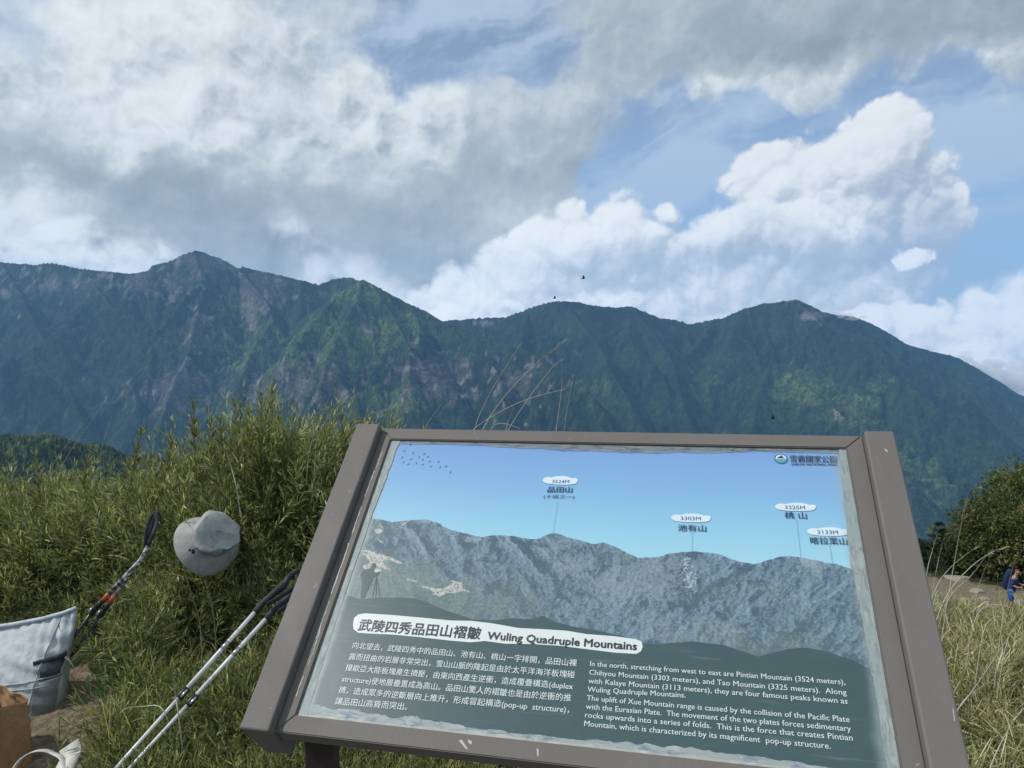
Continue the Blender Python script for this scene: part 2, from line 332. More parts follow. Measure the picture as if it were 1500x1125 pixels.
# side ribs that branch off every ridge and fall towards the valley in front
rs = np.random.default_rng(5); LINES = [(L, k, g, q) for q, (L, k, g) in enumerate(RID)]
def ribs(L, g, q, gap, ln_, drop, steep, jump):
    out = []
    seg = np.linalg.norm(np.diff(L[:, :2], axis=0), axis=1); cum = np.concatenate([[0], np.cumsum(seg)]); s = rs.uniform(.3, 1) * gap
    while s < cum[-1]:
        i = min(int(np.searchsorted(cum, s)) - 1, len(seg) - 1); i = max(i, 0); t = (s - cum[i]) / seg[i]; p0 = L[i] + (L[i + 1] - L[i]) * t; d = (L[i + 1] - L[i])[:2] / seg[i]; s += gap * rs.uniform(.6, 1.5)
        for sg in (-1, 1):
            n = np.array([-d[1], d[0]]) * sg
            if n[1] > .35 or rs.random() < .12: continue
            a = math.atan2(n[1], n[0]) + rs.normal(0, .22); P = [p0.copy() - np.array([0, 0, jump])]; ll = ln_ * rs.uniform(.6, 1.3); m = 4
            for j in range(m): a += rs.normal(0, .25); st_ = ll / m; q0 = P[-1]; P.append(q0 + np.array([math.cos(a) * st_, math.sin(a) * st_, -drop * rs.uniform(.7, 1.3) * st_]))
            out.append((np.array(P, np.float32), steep, g, q))
    return out
r1 = [z for (L, k, g, q) in LINES for z in ribs(L, g, q, 330 if len(L) > 6 and q in (0, 1) else 300, 1000 if q in (0, 1) else 420, .60, .95, 12)]
r2 = [z for (L, k, g, q) in r1 for z in ribs(L, g, q, 200, 240, .68, 1.0, 10)]
RALL = [(L, k, g) for L, k, g in RID] + [(L, k, g) for L, k, g, q in r1] + [(L, k, g) for L, k, g, q in r2]
wx = X + 90 * pn(X, Y, 700, 4, seed=1); wy = Y + 90 * pn(X, Y, 700, 4, seed=2)
H = np.full(X.shape, -1e9, np.float32); GRP = np.zeros(X.shape, np.int8); DD = np.full(X.shape, 1e9, np.float32); SS = np.zeros(X.shape, np.float32)
jx = X + 34 * pn(X, Y, 190, 4, seed=61); jy = Y + 34 * pn(X, Y, 190, 4, seed=62)   # crooked ribs
for q, (L, k, g) in enumerate(RALL):
    main = q < len(RID); m_ = 1500. if main else 330.
    ia = slice(*np.searchsorted(az, [math.atan2(L[:, 0].min() - m_, max(L[:, 1].min(), 1500)) if L[:, 0].min() - m_ > 0 else math.atan2(L[:, 0].min() - m_, max(L[:, 1].min() - m_, 1500)), math.atan2(L[:, 0].max() + m_, max(L[:, 1].min() - m_, 1500)) if L[:, 0].max() + m_ > 0 else math.atan2(L[:, 0].max() + m_, L[:, 1].max() + m_)]))
    rl_ = np.hypot(L[:, 0], L[:, 1]); ir = slice(*np.searchsorted(rr, [rl_.min() - m_, rl_.max() + m_]))
    if main: ia = slice(0, len(az)); ir = slice(0, len(rr)); gx, gy = X, Y
    else: gx, gy = jx[ia, ir], jy[ia, ir]
    if gx.size == 0: continue
    h_ = H[ia, ir]; d_ = DD[ia, ir]; g__ = GRP[ia, ir]
    for a_, b_ in zip(L[:-1], L[1:]):
        d = b_ - a_; l2 = float(d[0] ** 2 + d[1] ** 2)
        t = np.clip(((gx - a_[0]) * d[0] + (gy - a_[1]) * d[1]) / l2, 0, 1); ds = np.hypot(gx - a_[0] - t * d[0], gy - a_[1] - t * d[1])
        h = a_[2] + t * d[2] - k * ds * (1 + .25 * np.exp(-ds / 250.)); up = h > h_
        h_ = np.where(up, h, h_); g__ = np.where(up, g, g__).astype(np.int8)
        if main: d_ = np.where(up, ds, d_)
    H[ia, ir] = h_; DD[ia, ir] = d_; GRP[ia, ir] = g__
# erosion: gullies that run down from each ridge line, deeper further down, and rougher ground everywhere
fall = sstep(DD, 10, 300)
gul2 = np.abs(pn(wx, wy, 420, 6, .55, seed=6)); gul = np.abs(pn(wx, wy, 150, 4, .55, seed=7))
H = H - fall * (90 * (.45 - np.minimum(gul2 * 1.9, .45)) + 50 * (.4 - np.minimum(gul * 1.8, .4))) + fall * 12
H += (5 + 22 * fall) * pn(X, Y, 110, 4, .55, seed=8)
# cliffs: steps where hard beds crop out
cl = np.zeros(X.shape, np.float32)
def patch(px, py, km, rx, ry, w=1.):                      # soft patch round the place seen at px,py
    c = at(px, py, km * 1000); r = math.hypot(c.x, c.y); a = math.atan2(c.x, c.y)
    ex = (A2 - a) / (rx / FPX); ez = ((H - CAMH) / R2 - (c.z - CAMH) / r) / (ry / FPX)
    return w * np.exp(-(ex ** 2 + ez ** 2) * 1.2)
for q in ((300, 385, 5.0, 60, 22), (385, 425, 4.9, 45, 40), (240, 415, 4.9, 60, 25), (290, 485, 4.5, 30, 45, .8), (370, 465, 4.6, 10, 34), (100, 415, 5, 90, 18, .8), (30, 400, 5.1, 40, 15, .5), (70, 418, 5, 12, 12, 1.), (8, 432, 5, 8, 9, 1.),
          (260, 570, 4.1, 90, 34, .9), (430, 560, 3.9, 90, 45, .9), (640, 555, 3.7, 90, 55, .9), (760, 560, 3.7, 70, 50, .7), (545, 480, 4.1, 25, 20, .6), (600, 510, 4, 30, 25, .5), (705, 474, 5.2, 26, 6, .9), (1192, 462, 4.85, 22, 10, 1.), (1165, 440, 5, 18, 5, .8), (1240, 605, 3.9, 30, 14, .6), (1210, 575, 4, 20, 8, .5), (350, 520, 4.2, 40, 30, .5)):
    cl = np.maximum(cl, patch(*q))
bed = H / 26 + 2.2 * pn(X, Y, 420, 4, seed=9)
H += cl * 11 * (np.abs((bed % 1) - .5) * 2 - .5) * sstep(DD, 5, 60)
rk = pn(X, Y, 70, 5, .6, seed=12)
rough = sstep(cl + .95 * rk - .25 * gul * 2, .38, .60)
# woods: crowns as a rough skin, conifers serrate the skyline
tree = pn(X, Y, 15, 2, .6, seed=13) + .6 * pn(X, Y, 34, 2, .5, seed=14)
H += (1 - rough) * 7.5 * tree + rough * 5 * pn(X, Y, 24, 3, .6, True, seed=15)
# what grows where, with sunlit and cloud-shaded slopes put into the colours
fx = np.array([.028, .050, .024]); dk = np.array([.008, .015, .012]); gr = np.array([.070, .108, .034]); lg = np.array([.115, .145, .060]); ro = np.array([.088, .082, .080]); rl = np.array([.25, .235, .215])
grass = np.zeros(X.shape, np.float32)  # grass mask, also painting the sunlit look of the peak and slopes
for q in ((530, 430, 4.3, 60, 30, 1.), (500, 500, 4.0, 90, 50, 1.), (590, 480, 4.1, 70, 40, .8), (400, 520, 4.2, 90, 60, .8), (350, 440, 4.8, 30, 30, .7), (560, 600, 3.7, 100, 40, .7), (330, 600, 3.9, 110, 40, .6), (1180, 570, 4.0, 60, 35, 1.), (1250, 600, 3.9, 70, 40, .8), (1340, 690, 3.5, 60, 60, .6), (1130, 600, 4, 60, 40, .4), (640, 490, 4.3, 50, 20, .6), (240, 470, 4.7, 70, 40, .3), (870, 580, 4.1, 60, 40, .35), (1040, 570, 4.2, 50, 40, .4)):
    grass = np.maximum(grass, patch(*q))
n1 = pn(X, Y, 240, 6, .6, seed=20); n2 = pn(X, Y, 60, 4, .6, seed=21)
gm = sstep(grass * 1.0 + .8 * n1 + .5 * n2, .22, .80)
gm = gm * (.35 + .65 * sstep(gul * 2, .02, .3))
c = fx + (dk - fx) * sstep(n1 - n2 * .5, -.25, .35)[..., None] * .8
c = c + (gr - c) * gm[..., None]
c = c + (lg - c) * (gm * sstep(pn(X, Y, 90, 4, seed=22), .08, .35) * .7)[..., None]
c = c * np.clip(1 + 1.1 * pn(X, Y, 15, 2, .6, seed=23) + .7 * pn(X, Y, 40, 2, seed=25), .3, 2)[..., None]
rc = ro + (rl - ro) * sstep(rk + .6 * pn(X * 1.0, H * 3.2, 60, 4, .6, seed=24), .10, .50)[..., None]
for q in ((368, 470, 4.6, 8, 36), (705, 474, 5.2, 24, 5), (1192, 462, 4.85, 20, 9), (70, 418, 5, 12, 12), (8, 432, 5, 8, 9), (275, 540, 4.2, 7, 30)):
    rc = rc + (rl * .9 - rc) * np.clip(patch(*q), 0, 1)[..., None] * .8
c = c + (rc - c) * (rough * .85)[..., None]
Vt = np.stack([X, Y, H], -1).reshape(-1, 3); Fc = gridfaces(len(az), len(rr)); Fg = GRP.ravel()[Fc[:, 0]]
mm, nb, p = mat('mountain_cover', .95, .1)
at_ = nb.n('ShaderNodeAttribute', attribute_name='cover'); tcn = nb.n('ShaderNodeTexCoord').outputs['Object']
nz = nb.noise(tcn, .09, 4, .65); nz2 = nb.noise(tcn, .028, 3, .6)
cm = nb.vm('SCALE', at_.outputs[0], sc=nb.m('MULTIPLY', nb.mr(nz, .3, .7, .55, 1.5), nb.mr(nz2, .3, .7, .8, 1.2)))
nb.put(p.inputs['Base Color'], cm); bump(nb, p, nb.noise(tcn, .075, 4, .7), 14, .8)
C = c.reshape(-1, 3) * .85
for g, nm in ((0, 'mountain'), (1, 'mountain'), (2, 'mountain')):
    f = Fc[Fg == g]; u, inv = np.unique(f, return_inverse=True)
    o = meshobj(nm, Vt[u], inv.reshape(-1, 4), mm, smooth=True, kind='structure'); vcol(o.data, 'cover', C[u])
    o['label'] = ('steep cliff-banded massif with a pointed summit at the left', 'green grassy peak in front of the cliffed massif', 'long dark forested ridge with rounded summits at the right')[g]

# ------------------------------------------------------------------ ground: the hilltop under the camera, falling into the valley, out to the far distance
def ground_z(x, y, fine=True):
    r = np.hypot(x, y); a = np.arctan2(x, y)
    dirty = sstep(x, .6, 3.2)                             # right side: slope, level clearing, drop; left: falls away behind the thicket
    zl = -.50 * np.maximum(r - 4.2, 0) * sstep(r, 4.0, 6.5)
    zr = np.interp(r, [0, 4, 10, 20, 31, 34, 42, 47, 60, 100, 300, 4200], [0, -.15, -3.0, -6.9, -10.2, -10.38, -11.80, -13.3, -19.5, -46, -170, -2200])
    z = zl * (1 - dirty) + zr * dirty
    z = np.where(y < 0, -.06 * np.maximum(r - 3, 0) * sstep(y, 0, -6), z * sstep(y, -.5, 1.5))
    bank = np.interp(y, [2.6, 3.1, 3.7, 4.3, 5.2, 6.5], [0, .05, .36, .42, .30, .0]) * sstep(x, 1.7, .5) * sstep(np.abs(x), 14, 8)
    z = np.maximum(z + bank, -2200) - .35 * np.maximum(r - 60, 0) * (y < 0)
    z = np.maximum(z, -2200)
    if fine:
        z = z + .05 * fbm(x.astype(np.float32), y.astype(np.float32), .6, 4, .5, seed=41, wrap=False) * sstep(r, .2, 2) + 3 * fbm(x.astype(np.float32), y.astype(np.float32), .03, 3, seed=42, wrap=False) * sstep(r, 48, 90)
    return z
na = 330; rg = np.concatenate([[0.02], np.exp(np.linspace(math.log(.25), math.log(8500), 260))])
Ag, Rg = np.meshgrid(np.linspace(-math.pi, math.pi, na, endpoint=False), rg, indexing='xy')
Xg, Yg = Rg * np.sin(Ag), Rg * np.cos(Ag); Zg = np.maximum(ground_z(Xg, Yg), -2200)
gm_, nb, p = mat('hill_soil', .97, .1)
tcn = nb.n('ShaderNodeTexCoord').outputs['Object']
s1 = nb.noise(tcn, 2.2, 8, .62); s2 = nb.noise(tcn, 30, 5, .6); s3 = nb.noise(tcn, .02, 6, .6)
dirt = nb.mix(nb.mr(s2, .3, .7), (.115, .092, .062), (.24, .20, .145)); weeds = nb.mix(nb.mr(s2, .35, .65), (.014, .020, .008), (.05, .055, .022))
sp = nb.n('ShaderNodeSeparateXYZ'); nb.put(sp.inputs[0], tcn)
farm = nb.mr(nb.vm('LENGTH', tcn) if False else sp.outputs[1], 60, 90)
bare = nb.mr(nb.m('ADD', nb.n('ShaderNodeAttribute', attribute_name='bare').outputs['Fac'], nb.m('MULTIPLY', nb.m('SUBTRACT', s1, .5), 1.2)), .62, .38)
cg = nb.mix(bare, dirt, weeds); cg = nb.mix(farm, cg, nb.mix(nb.mr(s3, .4, .6), (.018, .032, .018), (.045, .06, .028)))
nb.put(p.inputs['Base Color'], cg); bump(nb, p, nb.m('ADD', s2, nb.m('MULTIPLY', s1, 2.)), .03, .7)
go = meshobj('ground', np.stack([Xg, Yg, Zg], -1).reshape(-1, 3), gridfaces(len(rg), na, True), gm_, smooth=True, kind='structure')
bare_ = np.where((Xg < -1.30) & (Yg < 3.1) & (np.hypot(Xg, Yg) < 6), 1., 0.) + sstep(np.hypot(Xg, Yg), 33, 34.5) * sstep(np.hypot(Xg, Yg), 41.5, 39) * (Xg > 5) * (Yg > 0) + (np.hypot(Xg, Yg) < 1.5) * .8
ba = go.data.attributes.new('bare', 'FLOAT', 'POINT'); ba.data.foreach_set('value', np.clip(bare_, 0, 1).astype(np.float32).ravel())

# foothill: a nearer wooded shoulder low on the left
L = ln((-500, 690, .80), (-300, 655, .85), (-100, 640, .9), (0, 637, .92), (60, 640, .95), (130, 651, 1.0), (200, 668, 1.02), (250, 690, 1.05), (300, 722, 1.1), (420, 800, 1.2))
azf = np.linspace(R(-50), R(-10), 520); rf = np.exp(np.linspace(math.log(620), math.log(1400), 210))
A3, R3 = np.meshgrid(azf, rf, indexing='ij'); X = (R3 * np.sin(A3)).astype(np.float32); Y = (R3 * np.cos(A3)).astype(np.float32); H = np.full(X.shape, -1e9, np.float32)
for a_, b_ in zip(L[:-1], L[1:]):
    d = b_ - a_; t = np.clip(((X - a_[0]) * d[0] + (Y - a_[1]) * d[1]) / (d[0] ** 2 + d[1] ** 2), 0, 1)
    ds = np.hypot(X - a_[0] - t * d[0], Y - a_[1] - t * d[1]); H = np.maximum(H, a_[2] + t * d[2] - .55 * ds * sstep(ds, 0, 60))
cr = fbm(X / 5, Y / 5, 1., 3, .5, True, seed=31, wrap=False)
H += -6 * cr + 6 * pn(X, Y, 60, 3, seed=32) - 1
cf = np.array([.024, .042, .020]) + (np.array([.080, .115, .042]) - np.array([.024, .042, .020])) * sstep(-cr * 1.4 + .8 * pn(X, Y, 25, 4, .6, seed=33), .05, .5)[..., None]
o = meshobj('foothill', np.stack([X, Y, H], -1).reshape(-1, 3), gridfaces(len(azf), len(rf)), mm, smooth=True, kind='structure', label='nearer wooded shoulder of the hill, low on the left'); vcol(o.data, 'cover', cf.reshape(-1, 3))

# ------------------------------------------------------------------ air
hz = bpy.data.materials.new('haze'); hz.use_nodes = True; n = hz.node_tree; n.nodes.clear()
pv = n.nodes.new('ShaderNodeVolumePrincipled'); pv.inputs['Color'].default_value = (.30, .60, 1.0, 1); pv.inputs['Density'].default_value = HAZE; pv.inputs['Anisotropy'].default_value = .1
n.links.new(pv.outputs[0], n.nodes.new('ShaderNodeOutputMaterial').inputs['Volume'])
xs, ys, zs = (-8700, 8700), (-8700, 8700), (-2215, 520)
V8 = [(x, y, z) for z in zs for y in ys for x in xs]
cwm = bpy.data.materials.new('cloud_vapour'); cwm.use_nodes = True; n = cwm.node_tree; n.nodes.clear()
cv_ = n.nodes.new('ShaderNodeVolumePrincipled'); cv_.inputs['Color'].default_value = (1, 1, 1, 1); cv_.inputs['Density'].default_value = .010; cv_.inputs['Anisotropy'].default_value = 0
n.links.new(cv_.outputs[0], n.nodes.new('ShaderNodeOutputMaterial').inputs['Volume'])
for si, (lab, L_) in enumerate([('thin wisp of cloud on the right-hand summit', [(1236, 462, 5.15, 70, 22), (1252, 466, 5.15, 60, 18), (1222, 459, 5.15, 40, 14)]), ('low cloud spilling over the descending ridge at the right edge', [(1440, 540, 6.1, 190, 90), (1475, 552, 6.15, 230, 120), (1505, 560, 6.2, 260, 150), (1545, 570, 6.2, 300, 170), (1415, 528, 6.1, 110, 50), (1462, 575, 5.95, 120, 50), (1600, 570, 6.3, 400, 220)])]):
    g = np.random.default_rng(70 + si); q = bmesh.new()
    for px, py, km, rx, rz in L_:
        for k in range(9):
            c_ = at(px, py, km * 1000) + Vector((g.normal(0, rx * .55), g.normal(0, rx * .6), g.normal(0, rz * .35))); m3 = Matrix.Translation(c_) @ Matrix.Diagonal((rx * g.uniform(.25, .6), rx * g.uniform(.25, .6), rz * g.uniform(.3, .6), 1))
            bmesh.ops.create_icosphere(q, subdivisions=2, radius=1, matrix=m3)
    me = bpy.data.meshes.new('cloud'); q.to_mesh(me); q.free(); me.materials.append(cwm); o = bpy.data.objects.new('cloud', me); COL.objects.link(o); o['kind'] = 'stuff'; o['label'] = lab
meshobj('haze', V8, [(0, 2, 3, 1), (4, 5, 7, 6), (0, 1, 5, 4), (2, 6, 7, 3), (0, 4, 6, 2), (1, 3, 7, 5)], hz, kind='stuff')
# ------------------------------------------------------------------ information board
Ximg = Vector((.97360627, .00194408, -.22822586)); Yimg = Vector((-.15910855, .72270147, -.67259725)); Nimg = Ximg.cross(Yimg) * -1
BO = CAM + c2w((-.25728765, .11635762, 1.62900666)); BX = c2w(Ximg).normalized(); BN = c2w(Nimg).normalized(); BY = BN.cross(BX).normalized()
BX = BY.cross(BN).normalized()
BM = Matrix((BX, BY, BN)).transposed().to_4x4(); BM.translation = BO; BMi = BM.inverted()
def uv(px, py, h=-.006):                                 # photo pixel -> metres on the board
    o = BMi @ CAM; d = BMi.to_3x3() @ ray(px, py); t = (h - o.z) / d.z; q = o + d * t; return q.x, q.y
def setparent(o, par):
    o.parent = par; bpy.context.view_layer.update() if False else None
    o.matrix_parent_inverse = par.matrix_world.inverted()
def empty(name, loc, rz=0, parent=None, **props):
    o = bpy.data.objects.new(name, None); COL.objects.link(o); o.empty_display_size = .1
    o.matrix_world = Matrix.Translation(loc) @ Matrix.Rotation(rz, 4, 'Z')
    for a, v in props.items(): o[a] = v
    return o
WM = {}                                                  # world matrix of things, since the depsgraph has not run yet
def under(o, root, M_):                                  # part placed by world matrix M_ under a top-level thing
    o.parent = root; o.matrix_parent_inverse = root.matrix_basis.inverted(); o.matrix_basis = M_
    return o
def subunder(o, part):                                   # sub-part with the same local frame as its part
    o.parent = part; return o
def bmobj(name, bm, m, smooth=False, **props):
    me = bpy.data.meshes.new(name); bm.to_mesh(me); bm.free()
    if m is not None:
        for q in (m if isinstance(m, (list, tuple)) else [m]): me.materials.append(q)
    if smooth: me.polygons.foreach_set('use_smooth', np.ones(len(me.polygons), bool))
    o = bpy.data.objects.new(name, me); COL.objects.link(o)
    for a, v in props.items(): o[a] = v
    return o
def box_bm(x0, x1, y0, y1, z0, z1, bev=0, seg=2, bm=None):
    b_ = bmesh.new(); v = [b_.verts.new((x, y, z)) for z in (z0, z1) for y in (y0, y1) for x in (x0, x1)]
    for f in ((0, 2, 3, 1), (4, 5, 7, 6), (0, 1, 5, 4), (2, 6, 7, 3), (0, 4, 6, 2), (1, 3, 7, 5)): b_.faces.new([v[i] for i in f])
    if bev: bmesh.ops.bevel(b_, geom=b_.edges[:], offset=bev, segments=seg, affect='EDGES', profile=.5)
    if bm is not None:
        t = bpy.data.meshes.new('t'); b_.to_mesh(t); b_.free(); bm.from_mesh(t); bpy.data.meshes.remove(t); return bm
    return b_
fm, nb, p = mat('painted_steel', .5, .22)                # brown-grey coated steel, weathered
tcn = nb.n('ShaderNodeTexCoord').outputs['Object']
s1 = nb.noise(tcn, 6, 6, .6, .6); s2 = nb.noise(nb.vm('MULTIPLY', tcn, (1, .25, 1)), 45, 6, .65); s3 = nb.noise(tcn, 160, 3, .6)
cf = nb.mix(nb.mr(s1, .35, .68), (.020, .0145, .0115), (.042, .032, .027)); cf = nb.mix(nb.mr(nb.noise(tcn, 2.5, 5, .7, 1.), .50, .62, 0, .65), cf, (.066, .061, .055)); cf = nb.mix(nb.mr(s2, .56, .74, 0, .5), cf, (.11, .10, .092)); cf = nb.mix(nb.mr(s2, .42, .26, 0, .5), cf, (.030, .025, .023))
spk = nb.mr(nb.noise(tcn, 70, 1, .4), .775, .79); cf = nb.mix(spk, cf, (.30, .28, .26))
geo = nb.n('ShaderNodeNewGeometry')
edge = nb.mr(nb.m('ADD', geo.outputs['Pointiness'], nb.m('MULTIPLY', s2, .03)), .535, .56, 0, .7); cf = nb.mix(edge, cf, (.20, .185, .17))
nb.put(p.inputs['Base Color'], cf); nb.put(p.inputs['Roughness'], nb.mr(s1, .3, .7, .50, .72)); bump(nb, p, nb.m('ADD', s3, nb.m('MULTIPLY', s2, 1.5)), .0006, .5)
wm_, nb, p = mat('dark_post', .8, .2); nb.put(p.inputs['Base Color'], nb.mix(nb.noise(nb.n('ShaderNodeTexCoord').outputs['Object'], 12, 6, .6), (.03, .022, .018), (.07, .052, .042)))
base = BO + BX * .45 + BY * -.30; base.z = 0
sign = empty('information_board', base, math.atan2(BX.y, BX.x), label='tilted information board in a brown-grey steel frame with a mountain panorama print', category='information board')
def bpart(name, bm, m, parent=None, **k):
    o = bmobj(name, bm, m, **k)
    return under(o, sign, BM) if parent is None else subunder(o, parent)
vt, vb = .0300, -.6060
bpart('side_rail', box_bm(-.0780, -.0262, vb - .007, vt - .003, -.088, .019, .0035, 3), fm, label='left raised rail of the frame')
bpart('side_rail', box_bm(.9315, .9820, vb - .007, vt - .003, -.088, .019, .0035, 3), fm, label='right raised rail of the frame')
def fbar(pts, z0, z1, name):                             # mitred bar: quad in plan
    b_ = bmesh.new(); lo = [b_.verts.new((x, y, z0)) for x, y in pts]; hi = [b_.verts.new((x, y, z1)) for x, y in pts]
    b_.faces.new(lo[::-1]); b_.faces.new(hi)
    for i in range(4): j = (i + 1) % 4; b_.faces.new((lo[i], lo[j], hi[j], hi[i]))
    bmesh.ops.bevel(b_, geom=[e for e in b_.edges if abs(e.verts[0].co.z - z1) < 1e-6 and abs(e.verts[1].co.z - z1) < 1e-6], offset=.0016, segments=2, affect='EDGES')
    bpart(name, b_, fm)
ul, ur, it, ib = -.0256, .9309, 0., -.5772
fbar([(ul, vt), (ul, vb), (0, ib), (0, it)], -.030, 0, 'frame_bar'); fbar([(ur, vb), (ur, vt), (.9, it), (.9, ib)], -.030, 0, 'frame_bar')
fbar([(ur - .0002, vt), (ul + .0002, vt), (.0002, it), (.8998, it)], -.030, 0, 'frame_bar'); fbar([(ul + .0002, vb), (ur - .0002, vb), (.8998, ib), (.0002, ib)], -.034, 0, 'frame_bar')
bpart('back_plate', box_bm(ul + .002, ur - .002, vb + .004, vt - .004, -.040, -.031), fm)
# posts: upright steel tubes under the board
for i, u in enumerate((.13, .79)):
    top = BM @ Vector((u, -.40, -.040)); 
    if i == 0: top = at(472, 1100, 1.30); top.z = (BM @ Vector((u, -.5, -.04))).z
    b_ = box_bm(top.x - .025, top.x + .025, top.y - .025, top.y + .025, -.02, top.z + (0 if i else -.004), .003)
    o = bmobj('post', b_, wm_); under(o, sign, Matrix())

# printed panel ----------------------------------------------------------------------------
def gloss(p): p.inputs['Roughness'].default_value = .32; p.inputs['Specular IOR Level'].default_value = .5; p.inputs['Coat Weight'].default_value = .0; p.inputs['Coat Roughness'].default_value = .10
def fading(nb, tcn, col):                                # bleached, cloudy print along the edges of the sheet (wear with its own shape)
    s = nb.n('ShaderNodeSeparateXYZ'); nb.put(s.inputs[0], tcn)
    nz = nb.m('MULTIPLY', nb.m('SUBTRACT', nb.noise(tcn, 11, 5, .6), .5), .030)
    dl = nb.m('ADD', s.outputs[0], nz); dr = nb.m('ADD', nb.m('SUBTRACT', .9, s.outputs[0]), nz)
    f = nb.m('MAXIMUM', nb.mr(dl, .026, .010, 0, .75), nb.mr(dr, .034, .010, 0, .70))
    st = nb.noise(nb.vm('MULTIPLY', tcn, (3, 60, 1)), 3, 5, .6)
    col = nb.mix(nb.mr(st, .56, .75, 0, .12), col, (.45, .52, .58))
    col = nb.mix(nb.mr(nb.noise(tcn, 16, 5, .7), .62, .75, 0, .10), col, (.5, .55, .58))
    return nb.mix(f, col, (.30, .36, .37))
def printmat(name, colfn):
    m, nb, p = mat(name); gloss(p); t = nb.n('ShaderNodeTexCoord').outputs['Object']
    nb.put(p.inputs['Base Color'], fading(nb, t, colfn(nb, t))); bump(nb, p, nb.noise(t, 9, 3, .5), .0012, .35); return m
def skyc_(nb, t):
    s = nb.n('ShaderNodeSeparateXYZ'); nb.put(s.inputs[0], t)
    f = nb.m('ADD', s.outputs[1], nb.m('MULTIPLY', nb.m('SUBTRACT', nb.noise(t, 5, 3), .5), .02))
    return nb.ramp(nb.mr(f, -.27, 0, 0, 1, False), [(0, (.33, .58, .66)), (.25, (.27, .52, .66)), (.6, (.20, .40, .62)), (1, (.17, .31, .58))])
skm = printmat('print_sky', skyc_)
PZ = -.006
def sheet(name, pts, z, m, parent=None, **k):            # flat print layer with outline pts
    b_ = bmesh.new(); vs = [b_.verts.new((x, y, z)) for x, y in pts]; f = b_.faces.new(vs); f.normal_update()
    if f.normal.z < 0: f.normal_flip()
    bmesh.ops.triangulate(b_, faces=[f])
    return bpart(name, b_, m, parent, **k)
panel = bpart('printed_panel', box_bm(.0004, .8996, ib + .0004, -.0004, PZ - .003, PZ), skm, label='panorama print with text and peak names behind a clear cover')
def poly(P, h=PZ): return [uv(x, y, h) for x, y in P]
def ip(P, n): u = np.linspace(P[0][0], P[-1][0], n); return u, np.interp(u, [q[0] for q in P], [q[1] for q in P])
SKY_L = poly([(520, 768), (545, 760), (560, 761), (575, 765), (600, 762), (620, 761), (640, 765), (650, 771), (662, 777), (685, 782), (705, 787), (725, 784), (750, 785), (775, 790), (790, 789), (800, 784), (811, 780), (825, 785), (850, 792), (870, 797), (885, 795), (905, 803), (920, 811), (935, 817), (960, 817), (980, 811), (1000, 809), (1020, 808), (1050, 811), (1080, 822), (1105, 827), (1120, 822), (1140, 816), (1160, 815), (1175, 817), (1200, 822), (1225, 826), (1245, 833), (1262, 841), (1300, 862)])
BASE_L = poly([(470, 868), (505, 872), (530, 878), (560, 875), (600, 876), (620, 880), (640, 889), (655, 895), (690, 907), (720, 909), (750, 906), (780, 908), (795, 902), (812, 911), (840, 918), (886, 926), (920, 934), (950, 944), (986, 942), (1014, 940), (1059, 945), (1083, 953), (1111, 962), (1125, 958), (1153, 951), (1184, 949), (1212, 955), (1250, 967), (1281, 985), (1310, 1003)])
nu, nv = 640, 190
uu = np.linspace(.0006, .8994, nu); jit = lambda s, a: a * fbm(uu.astype(np.float32), np.full(nu, s, np.float32), 60, 4, .6, seed=60 + s, wrap=False)
vs_ = np.interp(uu, *zip(*SKY_L)) + jit(1, .0022); vb_ = np.interp(uu, *zip(*BASE_L)) + jit(2, .0016)
T = np.linspace(0, 1, nv)[:, None]; Vv = (vb_ - .004) * (1 - T) + vs_ * T; Uu = np.broadcast_to(uu, Vv.shape)
x, y = Uu.astype(np.float32), Vv.astype(np.float32); dpt = (vs_ - Vv)
def pf(L, o=5, g=.55, bil=False, seed=0, sx=1., sy=1., rot=0.):
    c_, s_ = math.cos(rot), math.sin(rot); return fbm((x * c_ + y * s_) * sx / L, (-x * s_ + y * c_) * sy / L, 1., o, g, bil, seed, wrap=False)
wv = .02 * pf(.1, 4, seed=70)
def pr_(rot, L, seed): c_, s_ = math.cos(rot), math.sin(rot); return fbm((x * c_ + y * s_ + wv) / L, (-x * s_ + y * c_ + wv) / (L * 3.2), 1., 5, .55, True, seed, wrap=False)
left = sstep(x, .62, .30)
shade = pr_(.75, .035, 71) * left + pr_(-.6, .040, 72) * (1 - left) + .5 * pf(.012, 4, .65, seed=73)
hgt = .9 * pr_(.75, .07, 90) * left + .9 * pr_(-.6, .075, 91) * (1 - left) + .5 * pf(.045, 5, .55, True, 92)
slp = -np.gradient(hgt, axis=1) / .0014 * .012; slp = np.tanh(slp * 1.1)
g1 = pf(.006, 3, .7, seed=74); g2 = pf(.05, 4, seed=75); g3 = pf(.0032, 2, .7, seed=76)
c0 = np.array([.038, .080, .115]); c1 = np.array([.20, .29, .345]); k = np.clip(.42 + .60 * slp + .4 * shade + .42 * g1 + .28 * g3 - .75 * sstep(hgt, -.02, -.30), 0, 1)[..., None]
col = c0 + (c1 - c0) * k
green = (sstep(dpt, .05, .13) * sstep(x, .50, .16) + .75 * sstep(dpt, .10, .16) * sstep(np.abs(x - .72), .16, .04) + .4 * sstep(x, .12, .0))
green = np.clip(green + .8 * g2, 0, 1)[..., None]; cg_ = np.array([.085, .135, .125]) + (np.array([.175, .225, .175]) - np.array([.085, .135, .125])) * np.clip(.36 + .28 * slp + .4 * shade + .8 * g1 + .6 * g3, 0, 1)[..., None]
col = col * (1 - green * .85) + cg_ * green * .85
